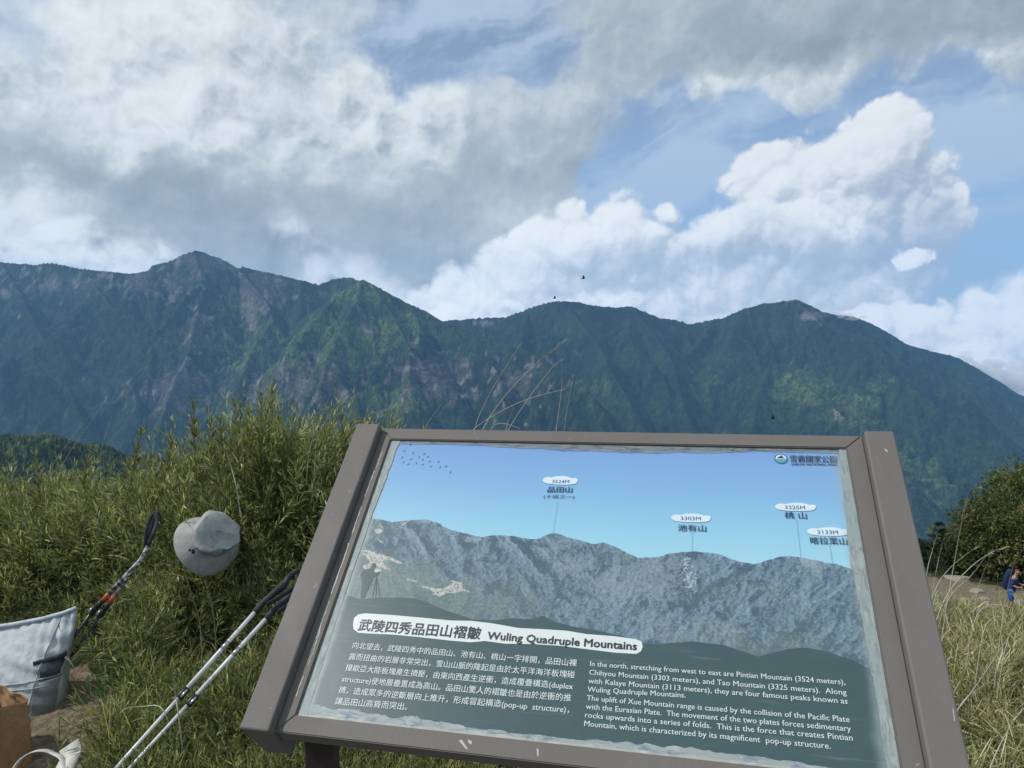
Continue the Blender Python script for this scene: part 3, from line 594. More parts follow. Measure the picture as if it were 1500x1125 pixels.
def ell(cx, cy, rx, ry, rot=0):                           # soft patch at a photo pixel, radii in pixels (~0.00135 m)
    u0, v0 = uv(cx, cy); c_, s_ = math.cos(R(rot)), math.sin(R(rot)); dx, dy = (x - u0) / .00128, (y - v0) / .00165
    return np.exp(-((dx * c_ + dy * s_) / rx) ** 2 - ((-dx * s_ + dy * c_) / ry) ** 2)
rockc = np.array([.26, .31, .35])
rk_ = np.zeros_like(x)
for cx, cy, rx, ry, w in ((840, 830, 40, 25, .9), (900, 860, 60, 40, .9), (960, 850, 60, 40, 1.), (1060, 880, 60, 40, .6), (1130, 870, 70, 40, .6), (960, 915, 70, 25, .8), (1060, 925, 60, 18, .8), (1180, 900, 50, 30, .5), (820, 800, 30, 14, .9), (740, 800, 40, 10, .5), (640, 820, 60, 25, .5), (700, 845, 50, 22, .6), (875, 890, 60, 30, .7), (1220, 930, 40, 30, .5), (1186, 824, 16, 7, 1.4), (690, 790, 22, 6, 1.), (620, 764, 20, 4, .9)):
    rk_ = np.maximum(rk_, w * ell(cx, cy, rx, ry))
rkm = sstep(rk_ + .9 * pf(.010, 4, .7, seed=80, sx=1.6) + .35 * g3, .45, 1.1)[..., None]; col = col * (1 - rkm * .6) + rockc * rkm * .6
# pale landslides and the bright glint under the second peak
sc = lambda L: L
def inpoly(P):
    P = [uv(490 + a / 7.5, 760 + c_ / 7.5) for a, c_ in P]; r_ = np.zeros(x.shape, bool); j = len(P) - 1
    xx = x + .0016 * pf(.005, 3, seed=81); yy = y + .0016 * pf(.005, 3, seed=82)
    for i in range(len(P)):
        (xi, yi), (xj, yj) = P[i], P[j]; r_ ^= ((yi > yy) != (yj > yy)) & (xx < (xj - xi) * (yy - yi) / (yj - yi + 1e-12) + xi); j = i
    return r_
pale = np.array([.50, .49, .44])
for P in ([(285, 345), (370, 345), (500, 390), (640, 430), (760, 490), (710, 495), (600, 450), (530, 462), (560, 512), (625, 562), (500, 545), (520, 575), (440, 600), (430, 520), (390, 560), (320, 545), (315, 505), (350, 520), (390, 480), (370, 440), (320, 400)],
          [(770, 655), (910, 680), (905, 700), (790, 672)], [(960, 735), (1080, 760), (1190, 770), (1260, 730), (1310, 700), (1270, 675), (1400, 700), (1400, 760), (1500, 810), (1400, 790), (1330, 820), (1240, 815), (1140, 860), (1090, 830), (1060, 775), (960, 755)],
          [(435, 110), (545, 110), (530, 160), (460, 158)], [(480, 40), (540, 100), (525, 105)], [(700, 105), (760, 50), (830, 10), (840, 14), (770, 60)], [(450, 200), (525, 255), (500, 255)]):
    m_ = (inpoly(P) & (g1 + g3 > -.30))[..., None]; col = np.where(m_, pale * (.85 + .4 * g1[..., None]), col)
gl = np.maximum(ell(1006, 825, 6, 14), .8 * ell(1010, 850, 12, 22)) + .9 * g1 + .8 * g3; m_ = .6 * sstep(gl, .60, 1.1)[..., None]; col = col * (1 - m_) + np.array([.60, .66, .80]) * m_
hk = np.clip(1 - dpt / .012, 0, 1)[..., None]; col = col * (1 + .25 * hk * (g1 > .0)[..., None])
veil = .10; col = col * (1 - veil) + np.array([.25, .34, .44]) * veil
mtm, nb, p = mat('print_mountains'); gloss(p); t = nb.n('ShaderNodeTexCoord').outputs['Object']; a_ = nb.n('ShaderNodeAttribute', attribute_name='ink')
nb.put(p.inputs['Base Color'], fading(nb, t, a_.outputs[0])); bump(nb, p, nb.noise(t, 9, 3, .5), .0012, .35)
Vp = np.stack([x, y, np.full(x.shape, PZ + .0004)], -1).reshape(-1, 3)
mp_ = meshobj('printed_mountains', Vp, gridfaces(nv, nu), mtm); subunder(mp_, panel); vcol(mp_.data, 'ink', np.clip(col, 0, 1).reshape(-1, 3))
gnm = printmat('print_dark_green', lambda nb, t: nb.mix(nb.noise(t, 14, 5, .6), (.040, .080, .088), (.052, .096, .100)))
n_ = 400; ug = np.linspace(.0006, .8994, n_); vg = np.interp(ug, uu, vb_)
sheet('dark_text_ground', [(a, c_) for a, c_ in zip(ug, vg)] + [(.8994, ib + .0006), (.0006, ib + .0006)], PZ + .0008, gnm, panel)
sheet('printed_figure', poly([(490 + a / 7.5, 760 + c_ / 7.5) for a, c_ in [(285, 872), (300, 780), (300, 670), (285, 610), (330, 565), (385, 548), (408, 535), (412, 500), (430, 487), (455, 492), (462, 515), (450, 540), (436, 560), (440, 590), (470, 590), (500, 585), (500, 600), (470, 625), (430, 640), (420, 680), (390, 730), (370, 780), (345, 830), (330, 872)]]), PZ + .0009, gnm, panel, label='dark figure of a standing photographer printed in the panorama')
for a, c_ in (((462, 640), (418, 862)), ((466, 640), (455, 862)), ((468, 640), (500, 862))):
    (x0, y0), (x1, y1) = [uv(490 + q[0] / 7.5, 760 + q[1] / 7.5) for q in (a, c_)]; w = .0007
    sheet('printed_figure', [(x0 - w, y0), (x0 + w, y0), (x1 + w, y1), (x1 - w, y1)], PZ + .00085, gnm, panel, label='printed tripod leg')
def flat(name, rgb, fade=True):
    return printmat(name, lambda nb, t: nb.mix(nb.noise(t, 30, 4, .6), tuple(c * .93 for c in rgb), rgb))
wht = flat('ink_white', (.66, .70, .68)); txw = flat('ink_text_white', (.62, .68, .67)); txd = flat('ink_dark', (.030, .042, .045)); txb = flat('ink_navy', (.030, .065, .13)); cldm = flat('ink_cloud', (.62, .72, .76)); numb = flat('ink_blue', (.06, .16, .36)); sea = flat('ink_teal', (.12, .34, .36))
# title bar with uneven torn-looking outline
tb = [(517, 915), (519, 905), (525, 900), (536, 898.5), (575, 901), (620, 905), (660, 909), (690, 909.5), (720, 913), (760, 920), (800, 922), (830, 924), (860, 929), (900, 932), (930, 936), (940, 940), (941.5, 947), (939, 954), (932, 958), (900, 956), (860, 951), (820, 946), (780, 943.5), (740, 943), (710, 939), (690, 941), (660, 938.5), (620, 934), (580, 930), (540, 928), (525, 927), (518, 922)]
sheet('title_label', poly(tb, PZ + .001), PZ + .0012, wht, panel)
def text(body, p0, p1, size, m, z=.0016, bold=0., name='text_line', shear=0., raw=False, spc=1.):
    cu = bpy.data.curves.new(name, 'FONT'); cu.body = body; cu.size = size; cu.resolution_u = 2; cu.fill_mode = 'FRONT'; cu.shear = shear; cu.space_character = spc
    o = bpy.data.objects.new(name, cu); COL.objects.link(o)
    bpy.context.view_layer.update(); dg = bpy.context.evaluated_depsgraph_get(); me = bpy.data.meshes.new_from_object(o.evaluated_get(dg)); bpy.data.objects.remove(o)
    co = np.empty(len(me.vertices) * 3, np.float32); me.vertices.foreach_get('co', co); co = co.reshape(-1, 3)
    a = Vector(uv(*p0, PZ + z)); c_ = Vector(uv(*p1, PZ + z)); L = (c_ - a).length; w = co[:, 0].max() - co[:, 0].min(); k = L / w
    th = math.atan2(c_.y - a.y, c_.x - a.x); X_ = (co[:, 0] - co[:, 0].min()) * k; Y_ = co[:, 1]
    co = np.stack([a.x + X_ * math.cos(th) - Y_ * math.sin(th), a.y + X_ * math.sin(th) + Y_ * math.cos(th), np.full(len(X_), PZ + z)], -1).astype(np.float32)
    if bold:                                             # heavier stroke: the same letters laid over themselves, each a hair higher
        me.vertices.foreach_set('co', co.ravel()); q = bmesh.new(); q.from_mesh(me); src = me.copy(); bo_ = bold * .8
        for k, (dx, dy) in enumerate(((bo_, 0), (-bo_, 0), (0, bo_), (0, -bo_), (bo_ * .7, bo_ * .7), (-bo_ * .7, -bo_ * .7))[: 6 if bold > .0003 else 2]):
            c2 = co + np.array([dx, dy, .00004 * (k + 1)], np.float32); src.vertices.foreach_set('co', c2.astype(np.float32).ravel()); q.from_mesh(src)
        q.to_mesh(me); q.free(); bpy.data.meshes.remove(src)
    else: me.vertices.foreach_set('co', co.ravel())
    me.update(); me.materials.clear(); me.materials.append(m)
    o = bpy.data.objects.new(name, me); COL.objects.link(o); subunder(o, panel); return o
text('武陵四秀品田山褶皺', (524, 922), (703, 935.2), .0235, txd, bold=.0006, name='title_text')
text('Wuling Quadruple Mountains', (713.5, 936), (932.5, 952.2), .0185, txd, bold=.00075, name='title_text')
zh = ['向北望去，武陵四秀中的品田山、池有山、桃山一字排開，品田山裸', '露而扭曲的岩層非常突出，雪山山脈的隆起是由於太平洋海洋板塊碰', '撞歐亞大陸板塊產生擠壓，由東向西產生逆衝，造成覆疊構造(duplex', 'structure)使地層疊置成為高山。品田山驚人的褶皺也是由於逆衝的推', '擠，造成眾多的逆斷層向上推升，形成冒起構造(pop-up  structure)，', '讓品田山高聳而突出。']
for i, s_ in enumerate(zh):
    t_ = i / 5; x0 = 515.8 + (490.2 - 515.8) * t_; y0 = 949 + (1031 - 949) * t_
    x1 = 844.5 + (833.5 - 844.5) * i / 4; y1 = 975.5 + (1044 - 975.5) * i / 4
    if i == 5: x1, y1 = 596, 1039.5
    text(s_, (x0, y0), (x1, y1), .0128, txw, bold=.00012)
en = ['In the north, stretching from west to east are Pintian Mountain (3524 meters),', 'Chihyou Mountain (3303 meters), and Tao Mountain (3325 meters).  Along', 'with Kalaye Mountain (3113 meters), they are four famous peaks known as', 'Wuling Quadruple Mountains.', 'The uplift of Xue Mountain range is caused by the collision of the Pacific Plate', 'with the Eurasian Plate.  The movement of the two plates forces sedimentary', 'rocks upwards into a series of folds.  This is the force that creates Pintian', 'Mountain, which is characterized by its magnificent  pop-up structure.']
enr = [(1238.5, 1003), (1240.5, 1018), (1242, 1031), (1004.5, 1022), (1245, 1058), (1247, 1071.5), (1249.5, 1085), (1217, 1097)]
for i, s_ in enumerate(en):
    text(s_, (864.3 - 8.6 * i / 7, 975.6 + (1063.5 - 975.6) * i / 7), enr[i], .0118, txw, bold=.00010)
def pcloud(x0, y0, x1, y1):
    n = 40; P = []
    for k in range(n):
        a = 2 * math.pi * k / n; r_ = .92 + (.38 * abs(math.sin(a * 3.0 + .25)) if math.sin(a) > 0 else .0) 
        P.append(((x0 + x1) / 2 + (x1 - x0) / 2 * math.copysign(abs(math.cos(a)) ** .8, math.cos(a)) * min(max(r_, .95), 1.0), (y0 + y1) / 2 + 1 - (y1 - y0) / 2 * math.copysign(abs(math.sin(a)) ** .7, math.sin(a)) * r_ + (math.cos(a)) * .6))
    sheet('cloud_mark', poly(P, PZ + .001), PZ + .0012, cldm, panel)
pcloud(795, 698, 847, 709.5); pcloud(983, 753, 1042, 764.5); pcloud(1135, 737, 1196, 748); pcloud(1182, 773, 1245.5, 784.5)
text('3524M', (808.5, 707.6), (833.5, 707.9), .0112, numb, bold=.0002, name='height_text'); text('3303M', (997, 761.8), (1026.5, 762.3), .0112, numb, bold=.0002, name='height_text')
text('3325M', (1150, 745.6), (1179.5, 746.3), .0112, numb, bold=.0002, name='height_text'); text('3133M', (1197.8, 782.0), (1228, 782.7), .0112, numb, bold=.0002, name='height_text')
text('品田山', (801.5, 720.3), (838, 720.8), .0150, txb, bold=.00028, name='peak_name'); text('(十峻之一)', (796, 729.3), (841, 730.0), .0098, txb, name='peak_name')
text('池有山', (993, 777), (1034.5, 778), .0155, txb, bold=.00028, name='peak_name'); text('桃 山', (1150, 758.4), (1182, 759.2), .0155, txb, bold=.00028, name='peak_name'); text('喀拉業山', (1187.5, 795.7), (1241.5, 797), .0152, txb, bold=.00028, name='peak_name')
for (x0, y0), (x1, y1), n in (((817, 735), (811, 779), 14), ((1014, 780), (1014, 807), 9), ((1167, 762), (1173, 814), 17), ((1215.5, 800), (1219, 823), 8)):
    b_ = bmesh.new()
    for k in range(n):
        u0, v0 = uv(x0 + (x1 - x0) * k / (n - 1), y0 + (y1 - y0) * k / (n - 1), PZ + .001)
        b_.faces.new([b_.verts.new((u0 + .00062 * math.cos(a * math.pi / 3), v0 + .0009 * math.sin(a * math.pi / 3), PZ + .0014)) for a in range(6)])
    bpart('dotted_line', b_, txb, panel)
# park emblem
def disc(cx, cy, r_, z, m, n=24, a0=0, a1=360):
    u0, v0 = uv(cx, cy, PZ + z); sheet('park_emblem', [(u0 + r_ * math.cos(R(a0 + (a1 - a0) * k / n)), v0 + r_ * math.sin(R(a0 + (a1 - a0) * k / n))) for k in range(n + (a1 - a0 < 360))], PZ + z, m, panel)
disc(1144, 672, .0118, .0010, numb); disc(1144, 672, .0096, .0012, cldm); disc(1144, 672, .0095, .0014, sea, 12, 180, 360)
u0, v0 = uv(1144, 672); sheet('park_emblem', [(u0 - .0075, v0 + .0004), (u0 - .002, v0 + .0045), (u0 + .001, v0 + .0075), (u0 + .0045, v0 + .002), (u0 + .0075, v0 + .0004)], PZ + .0016, txd, panel)
text('雪霸國家公園', (1158, 675.6), (1227, 677), .0172, txd, bold=.0002, name='park_name', shear=.12); text('SHEI-PA NATIONAL PARK', (1159.5, 681.2), (1227, 682), .0072, txd, bold=.0002, name='park_name')
# flock of printed birds
for i, (a, c_) in enumerate([(755, 390), (690, 455), (790, 478), (910, 490), (668, 530), (765, 548), (857, 525), (950, 522), (895, 552), (970, 572), (685, 582), (735, 602), (825, 592), (895, 608), (1070, 578), (982, 630), (1085, 638), (1150, 627), (1200, 692)]):
    u0, v0 = uv(500 + a / 7.5, 600 + c_ / 7.5); t_ = (i * 2.4) % 1.6 - .5; s_ = .0036; R2_ = lambda q: (u0 + s_ * (q[0] * math.cos(t_) - q[1] * math.sin(t_)), v0 + s_ * (q[0] * math.sin(t_) + q[1] * math.cos(t_)))
    sheet('printed_bird', [R2_(q) for q in ((-1.1, .35), (-.5, .28), (0, -.02), (.45, .55), (1.0, .75), (.55, .25), (.25, -.30), (-.15, -.28), (-.5, .05))], PZ + .0008, txb, panel)
# peeling, mouldy margins of the sheet
def margin(side, depth, jitter, m, z, seed, name='peeling_edge', u_rng=None):
    n = 260; P = []; 
    L_ = (.0006, .8994) if side in 'tb' else (ib + .0006, -.0006)
    if u_rng: L_ = u_rng
    s = np.linspace(*L_, n); base_ = np.interp(s, [q[0] for q in depth], [q[1] for q in depth])
    j = base_ * (1 + jitter * 2 * fbm(s.astype(np.float32), np.full(n, seed * 1., np.float32), 28, 6, .62, seed=seed, wrap=False)); j = np.maximum(j, .0005)
    inner = {'t': [(a, -.0006 - d) for a, d in zip(s, j)], 'b': [(a, ib + .0006 + d) for a, d in zip(s, j)], 'l': [(.0006 + d, a) for a, d in zip(s, j)], 'r': [(.8994 - d, a) for a, d in zip(s, j)]}[side]
    outer = {'t': [(a, -.0005) for a in s], 'b': [(a, ib + .0005) for a in s], 'l': [(.0005, a) for a in s], 'r': [(.8995, a) for a in s]}[side]
    V_ = [(q[0], q[1], PZ + z) for q in inner] + [(q[0], q[1], PZ + z) for q in outer]
    F_ = [(i, i + 1, n + i + 1, n + i) for i in range(n - 1)]
    if side in 'tr': F_ = [f[::-1] for f in F_] if side == 't' else F_
    o = meshobj(name, V_, F_, m); subunder(o, panel)
def moldmat(name, a, b2, c2_, sc=(40, 160, 1)):
    m, nb, p = mat(name, .5); t = nb.n('ShaderNodeTexCoord').outputs['Object']; n1 = nb.noise(nb.vm('MULTIPLY', t, sc), 1, 7, .65, .8); n2 = nb.noise(t, 24, 5, .6)
    nb.put(p.inputs['Base Color'], nb.mix(nb.mr(n2, .45, .62), nb.mix(nb.mr(n1, .38, .62), a, b2), c2_)); bump(nb, p, n1, .0008, .6); return m
mt_ = moldmat('mould_brown', (.10, .11, .105), (.24, .25, .23), (.17, .20, .22)); mb_ = moldmat('delaminated_white', (.15, .21, .26), (.38, .41, .39), (.29, .33, .32)); ms_ = moldmat('delaminated_grey', (.20, .24, .23), (.33, .37, .35), (.26, .31, .31), (160, 40, 1))
mq_ = moldmat('bleached_blue', (.11, .17, .27), (.17, .22, .30), (.20, .25, .28))
margin('t', [(0, .009), (.15, .007), (.35, .015), (.5, .018), (.66, .014), (.74, .008), (.86, .008), (.9, .010)], .20, mq_, .0006, 101)
margin('t', [(0, .003), (.12, .004), (.3, .006), (.42, .012), (.6, .010), (.75, .006), (.82, .003), (.9, .003)], .5, mt_, .0009, 102)
margin('b', [(0, .020), (.10, .017), (.16, .014), (.2, .017), (.3, .010), (.45, .010), (.6, .016), (.75, .011), (.9, .006)], .30, mb_, .0011, 103)
margin('b', [(0, .003), (.3, .004), (.6, .004), (.9, .003)], .5, moldmat('old_sealant', (.30, .31, .28), (.46, .46, .42), (.38, .38, .35)), .0014, 104)
margin('l', [(ib, .016), (-.4, .012), (-.2, .013), (0, .020)], .10, ms_, .0013, 105)
margin('r', [(ib, .016), (-.4, .017), (-.25, .022), (0, .012)], .12, ms_, .0020, 106)
# scratches and droppings on the steel
scm, nb, p = mat('bare_scratch', .6); p.inputs['Base Color'].default_value = (.45, .42, .38, 1)
for P, h, par in (([(1295, 657), (1298.5, 658), (1301, 662), (1299, 662.5)], .0195, None), ([(1395, 1037), (1397, 1040), (1399, 1057), (1397.6, 1056), (1396, 1043)], .0195, None), ([(672, 1085), (676, 1083), (679, 1087), (686, 1098), (682, 1097), (677, 1091)], .0006, None), ([(685, 1083), (692, 1086), (690, 1091), (686, 1088)], .0006, None), ([(786, 1096), (789, 1097), (789, 1108), (787, 1108)], .0006, None)):
    q = poly(P, h); b_ = bmesh.new(); f = b_.faces.new([b_.verts.new((a, c_, h)) for a, c_ in q]); f.normal_update(); bpart('scratch', b_, scm)
# thin pale sealant bead along the left inner edge
for (x0, y0), (x1, y1) in (((561, 662), (552, 684)), ((549, 690), (535, 727)), ((530, 742), (516, 782)), ((512, 795), (486, 870)), ((483, 880), (464, 935)), ((445, 990), (434, 1020)), ((470, 925), (452, 975))):
    b_ = bmesh.new(); a = Vector(uv(x0, y0, .001)); c_ = Vector(uv(x1, y1, .001)); n__ = 10; ws = [.0004 + .0010 * random.random() for _ in range(n__)]
    pts = [(a.lerp(c_, k / (n__ - 1)).x + random.uniform(-.0008, .0008) - .001, a.lerp(c_, k / (n__ - 1)).y) for k in range(n__)]
    vv = [(b_.verts.new((q[0] - w, q[1], .0005)), b_.verts.new((q[0] + w, q[1], .0005))) for q, w in zip(pts, ws)]
    for k in range(n__ - 1): b_.faces.new((vv[k][0], vv[k + 1][0], vv[k + 1][1], vv[k][1]))
    bpart('sealant_bead', b_, scm)
# ------------------------------------------------------------------ plants
def leafmat(name, rough=.5, tr=.35, attr='leaf', spec=.25):
    m, nb, p = mat(name, rough, spec); a_ = nb.n('ShaderNodeAttribute', attribute_name=attr)
    nb.put(p.inputs['Base Color'], a_.outputs[0])
    t = nb.n('ShaderNodeBsdfTranslucent'); nb.put(t.inputs[0], nb.mix(1., a_.outputs[0], (1.25, 1.3, .7), 'MULTIPLY'))
    mx = nb.n('ShaderNodeMixShader'); mx.inputs[0].default_value = tr; nb.nt.links.new(p.outputs[0], mx.inputs[1]); nb.nt.links.new(t.outputs[0], mx.inputs[2])
    nb.nt.links.new(mx.outputs[0], nb.nt.nodes['Material Output'].inputs[0]); return m
lm = leafmat('leaf', .48, .30); dm = leafmat('dry_stem', .75, .10)
def nrm(v): return v / np.maximum(np.linalg.norm(v, axis=-1, keepdims=True), 1e-9)
def leaves(P, Dr, L, Wd, droop=.35, g=None):
    """leaf blades: P base, Dr direction, L length, Wd width; three bent segments, 4 faces"""
    g = rng if g is None else g; n = len(P); Dr = nrm(Dr); up = np.array([0, 0, 1.]); sd = np.cross(Dr, up) + g.normal(0, .35, (n, 3)); sd = nrm(sd - Dr * (sd * Dr).sum(1, keepdims=True))
    dn = -up * droop; L = L[:, None]; Wd = Wd[:, None]
    m1 = P + Dr * L * .35 + dn * L * .05; m2 = P + Dr * L * .72 + dn * L * .28; tip = P + Dr * L * .97 + dn * L * .62
    V = np.stack([P, m1 - sd * Wd * .5, m1 + sd * Wd * .5, m2 - sd * Wd * .36, m2 + sd * Wd * .36, tip], 1).reshape(-1, 3)
    k = np.arange(n)[:, None] * 6; T = np.concatenate([k + np.array([[0, 2, 1]]), k + np.array([[1, 2, 4]]), k + np.array([[1, 4, 3]]), k + np.array([[3, 4, 5]])], 1).reshape(-1, 3)
    return V, T
def tubes(A, B, ra, rb, sides=3, mid=None):
    """tapered straight tubes from A to B (n,3)"""
    n = len(A); d = nrm(B - A); s = nrm(np.cross(d, np.array([.3, .9, .1]))); t = np.cross(d, s); V = []
    for P, r_ in ((A, ra), (B, rb)):
        for i in range(sides):
            a = 2 * math.pi * i / sides; V.append(P + (s * math.cos(a) + t * math.sin(a)) * np.reshape(r_, (-1, 1)))
    V = np.stack(V, 1).reshape(-1, 3); k = np.arange(n)[:, None] * 2 * sides; T = []
    for i in range(sides):
        j = (i + 1) % sides; T += [k + np.array([[i, j, sides + j]]), k + np.array([[i, sides + j, sides + i]])]
    return V, np.concatenate(T, 1).reshape(-1, 3)
class Acc:
    def __init__(s): s.V, s.T, s.C, s.n = [], [], [], 0
    def add(s, VT, C, per):                               # C per element, per = vertices per element
        V, T = VT; s.V.append(V); s.T.append(T + s.n); s.n += len(V); s.C.append(np.repeat(np.asarray(C), per, axis=0) if len(C) != len(V) else C)
    def obj(s, name, m, parent=None, **k):
        o = meshobj(name, np.concatenate(s.V), np.concatenate(s.T), m, parent, **k); vcol(o.data, 'leaf', np.concatenate(s.C)); return o
LG = np.array([[.120, .145, .060], [.18, .198, .085], [.058, .076, .036], [.27, .265, .13], [.135, .162, .088], [.35, .31, .20], [.52, .48, .34]])
def leafcol(n, p=(.28, .24, .20, .13, .09, .04, .02), g=None):
    g = rng if g is None else g; c = LG[g.choice(len(LG), n, p=p)]; return c * (1 + g.normal(0, .16, (n, 1))) * np.array([1, 1, 1.])
def shoots(acc, B, D, L, nn, kl, leafL=(.045, .085), g=None, spread=.9, wid=.085, colp=None, stem=.0016, bend=.35):
    """leafy shoots: base B, direction D, length L; nn nodes with kl leaves each, tufted towards the tip"""
    g = rng if g is None else g; n = len(B); D = nrm(D); e = D + np.array([0, 0, bend]) * 0
    bd = g.normal(0, .12, (n, 3)); mid = B + D * L[:, None] * .5 + bd * L[:, None] * .25; tip = B + D * L[:, None] + bd * L[:, None] * .9
    sc_ = np.stack([g.uniform(.08, .16, n), g.uniform(.09, .15, n), g.uniform(.03, .06, n)], 1)
    acc.add(tubes(B, mid, np.full(n, stem), np.full(n, stem * .75)), sc_, 6); acc.add(tubes(mid, tip, np.full(n, stem * .75), np.full(n, stem * .3)), sc_, 6)
    t = np.linspace(.18, 1.0, nn)[None, :, None] + g.uniform(-.03, .03, (n, nn, 1)); t = np.clip(t, 0, 1)
    P = (1 - t) ** 2 * B[:, None] + 2 * t * (1 - t) * mid[:, None] + t * t * tip[:, None]; ax = nrm(2 * (1 - t) * (mid - B)[:, None] + 2 * t * (tip - mid)[:, None])
    P = np.repeat(P[:, :, None], kl, 2).reshape(-1, 3); ax = np.repeat(ax[:, :, None], kl, 2).reshape(-1, 3); tt = np.repeat(np.repeat(t, kl, 1).reshape(-1), 1)
    r_ = g.normal(0, 1, P.shape); r_ = nrm(r_ - ax * (r_ * ax).sum(1, keepdims=True)); w = spread * (1.25 - .75 * tt)[:, None] * g.uniform(.5, 1.2, (len(P), 1))
    d = ax + r_ * w; Ll = g.uniform(*leafL, len(P)) * (1.1 - .25 * tt)
    acc.add(leaves(P + r_ * .004, d, Ll, Ll * wid * g.uniform(.8, 1.3, len(P)), g.uniform(.1, .6, (len(P), 1)), g), leafcol(len(P), g=g) if colp is None else leafcol(len(P), colp, g), 6)
def n2(x, y, L, s, o=3): return fbm((np.asarray(x) / L).astype(np.float32), (np.asarray(y) / L).astype(np.float32), 1., o, .5, False, s, wrap=False)
YL = [1.5, 1.95, 2.45, 2.9, 3.3, 3.6, 3.9, 4.4, 5.2, 6.5]; ZL = [0, .0, .06, .28, .48, .62, .68, .66, .35, -.7]
PRESS = []                                               # segments (world) that press the leaves down
for (x0, y0, Y0), (x1, y1, Y1) in (((70, 985, 2.98), (145, 896, 2.93)), ((135, 900, 2.93), (210, 815, 2.95)), ((164, 1132, 2.36), (380, 900, 2.80)), ((184, 1132, 2.36), (392, 905, 2.80)), ((380, 900, 2.80), (400, 872, 2.86)), ((290, 820, 3.1), (330, 770, 3.25))):
    PRESS.append((at(x0, y0, Y0), at(x1, y1, Y1)))
def canopy(x, y):                                         # height of the thicket's leafy surface
    z = np.interp(y + .10 * n2(x, y, 1.1, 50), YL, ZL)
    z = z + .20 * n2(x, y, .75, 51) * sstep(y, 2.3, 3.2) + .10 * n2(x, y, .28, 52) * sstep(y, 2.2, 3.0)
    z = z + .10 * np.exp(-((x + 1.28) / .28) ** 2 - ((y - 3.7) / .5) ** 2) - .12 * sstep(x, -1.7, -2.6)
    z = z - .34 * np.exp(-((x + 2.05) / .34) ** 2 - ((y - 3.35) / .22) ** 2) - .26 * np.exp(-((x + 1.18) / .20) ** 2 - ((y - 3.02) / .16) ** 2)
    z = z + .15 * np.exp(-((x + 1.28) / .30) ** 2 - ((y - 3.8) / .5) ** 2) + .05 * np.exp(-((x + .85) / .30) ** 2) * sstep(y, 3.0, 3.6) - .22 * sstep(x, -.65, .1)
    for a, c_ in PRESS:
        dx, dy = c_.x - a.x, c_.y - a.y; t = np.clip(((x - a.x) * dx + (y - a.y) * dy) / (dx * dx + dy * dy), 0, 1); d = np.hypot(x - a.x - t * dx, y - a.y - t * dy)
        low = a.z + t * (c_.z - a.z) - .05; z = np.where(y < a.y + t * dy + .05, z - np.maximum(z - low, 0) * sstep(d, .16, .07), z)
    return z
def clear(x, y):                                          # bare trodden patch with the packs
    return (y < 2.98 - .35 * np.maximum(x + 1.50, 0) * 2) & (x < -1.50 + .12 * n2(x, y, .3, 55)) & (y > 1.0)
g_ = np.random.default_rng(3)
def scatter(n, x0, x1, y0, y1, ok=None):
    x = g_.uniform(x0, x1, n); y = g_.uniform(y0, y1, n); k = (np.abs(np.arctan2(x, y)) < R(41))
    if ok is not None: k &= ok(x, y)
    return x[k], y[k]
# templates: one leafy shoot and one grass tuft per variant; the thicket itself is one mass of points that carries them
lmi, nb, p = mat('leaf_mass', .48, .25); a_ = nb.n('ShaderNodeAttribute', attribute_name='leaf'); oi = nb.n('ShaderNodeObjectInfo')
cv = nb.vm('SCALE', a_.outputs[0], sc=nb.mr(oi.outputs['Random'], 0, 1, .75, 2.05, False)); cv = nb.mix(nb.mr(oi.outputs['Random'], .86, 1, 0, .55, False), cv, (.22, .19, .09)); nb.put(p.inputs['Base Color'], cv)
tl_ = nb.n('ShaderNodeBsdfTranslucent'); nb.put(tl_.inputs[0], nb.mix(1., cv, (1.25, 1.3, .7), 'MULTIPLY')); mx = nb.n('ShaderNodeMixShader'); mx.inputs[0].default_value = .38
nb.nt.links.new(p.outputs[0], mx.inputs[1]); nb.nt.links.new(tl_.outputs[0], mx.inputs[2]); nb.nt.links.new(mx.outputs[0], nb.nt.nodes['Material Output'].inputs[0])
def template(kind, cname, nvar, colp):
    tc_ = bpy.data.collections.new(cname)
    for i in range(nvar):
        g = np.random.default_rng(900 + i + len(cname)); A = Acc()
        if kind == 'shoot':
            m = 3; B = g.normal(0, .012, (m, 3)) * np.array([1, 1, 0]); D = np.array([0, 0, 1.]) + g.normal(0, .28, (m, 3)); shoots(A, B, D, g.uniform(.22, .36, m), 9, 5, (.030, .062), g, .95, .085, colp)
        else:
            m = 26; D = np.stack([g.normal(0, .55, m), g.normal(0, .55, m), np.ones(m)], 1); L_ = g.uniform(.09, .26, m)
            A.add(leaves(g.normal(0, .02, (m, 3)) * np.array([1, 1, .2]), D, L_, np.full(m, .0042) * g.uniform(.6, 1.3, m), g.uniform(.1, .9, (m, 1)), g), leafcol(m, colp, g), 6)
        me = bpy.data.meshes.new(cname); V_, T_ = np.concatenate(A.V), np.concatenate(A.T); o = meshobj(cname, V_, T_, lmi); vcol(o.data, 'leaf', np.concatenate(A.C)); COL.objects.unlink(o); tc_.objects.link(o)
    return tc_
P_G = (.26, .27, .15, .19, .07, .04, .02); P_R = (.14, .2, .1, .24, .08, .15, .09); P_B = (.10, .16, .08, .24, .08, .18, .16)
T_sh, T_shr, T_gr, T_grr = template('shoot', 'bamboo_shoot', 10, P_G), template('shoot', 'bamboo_shoot_pale', 8, P_R), template('grass', 'grass_tuft', 8, P_G), template('grass', 'grass_tuft_pale', 8, P_B)
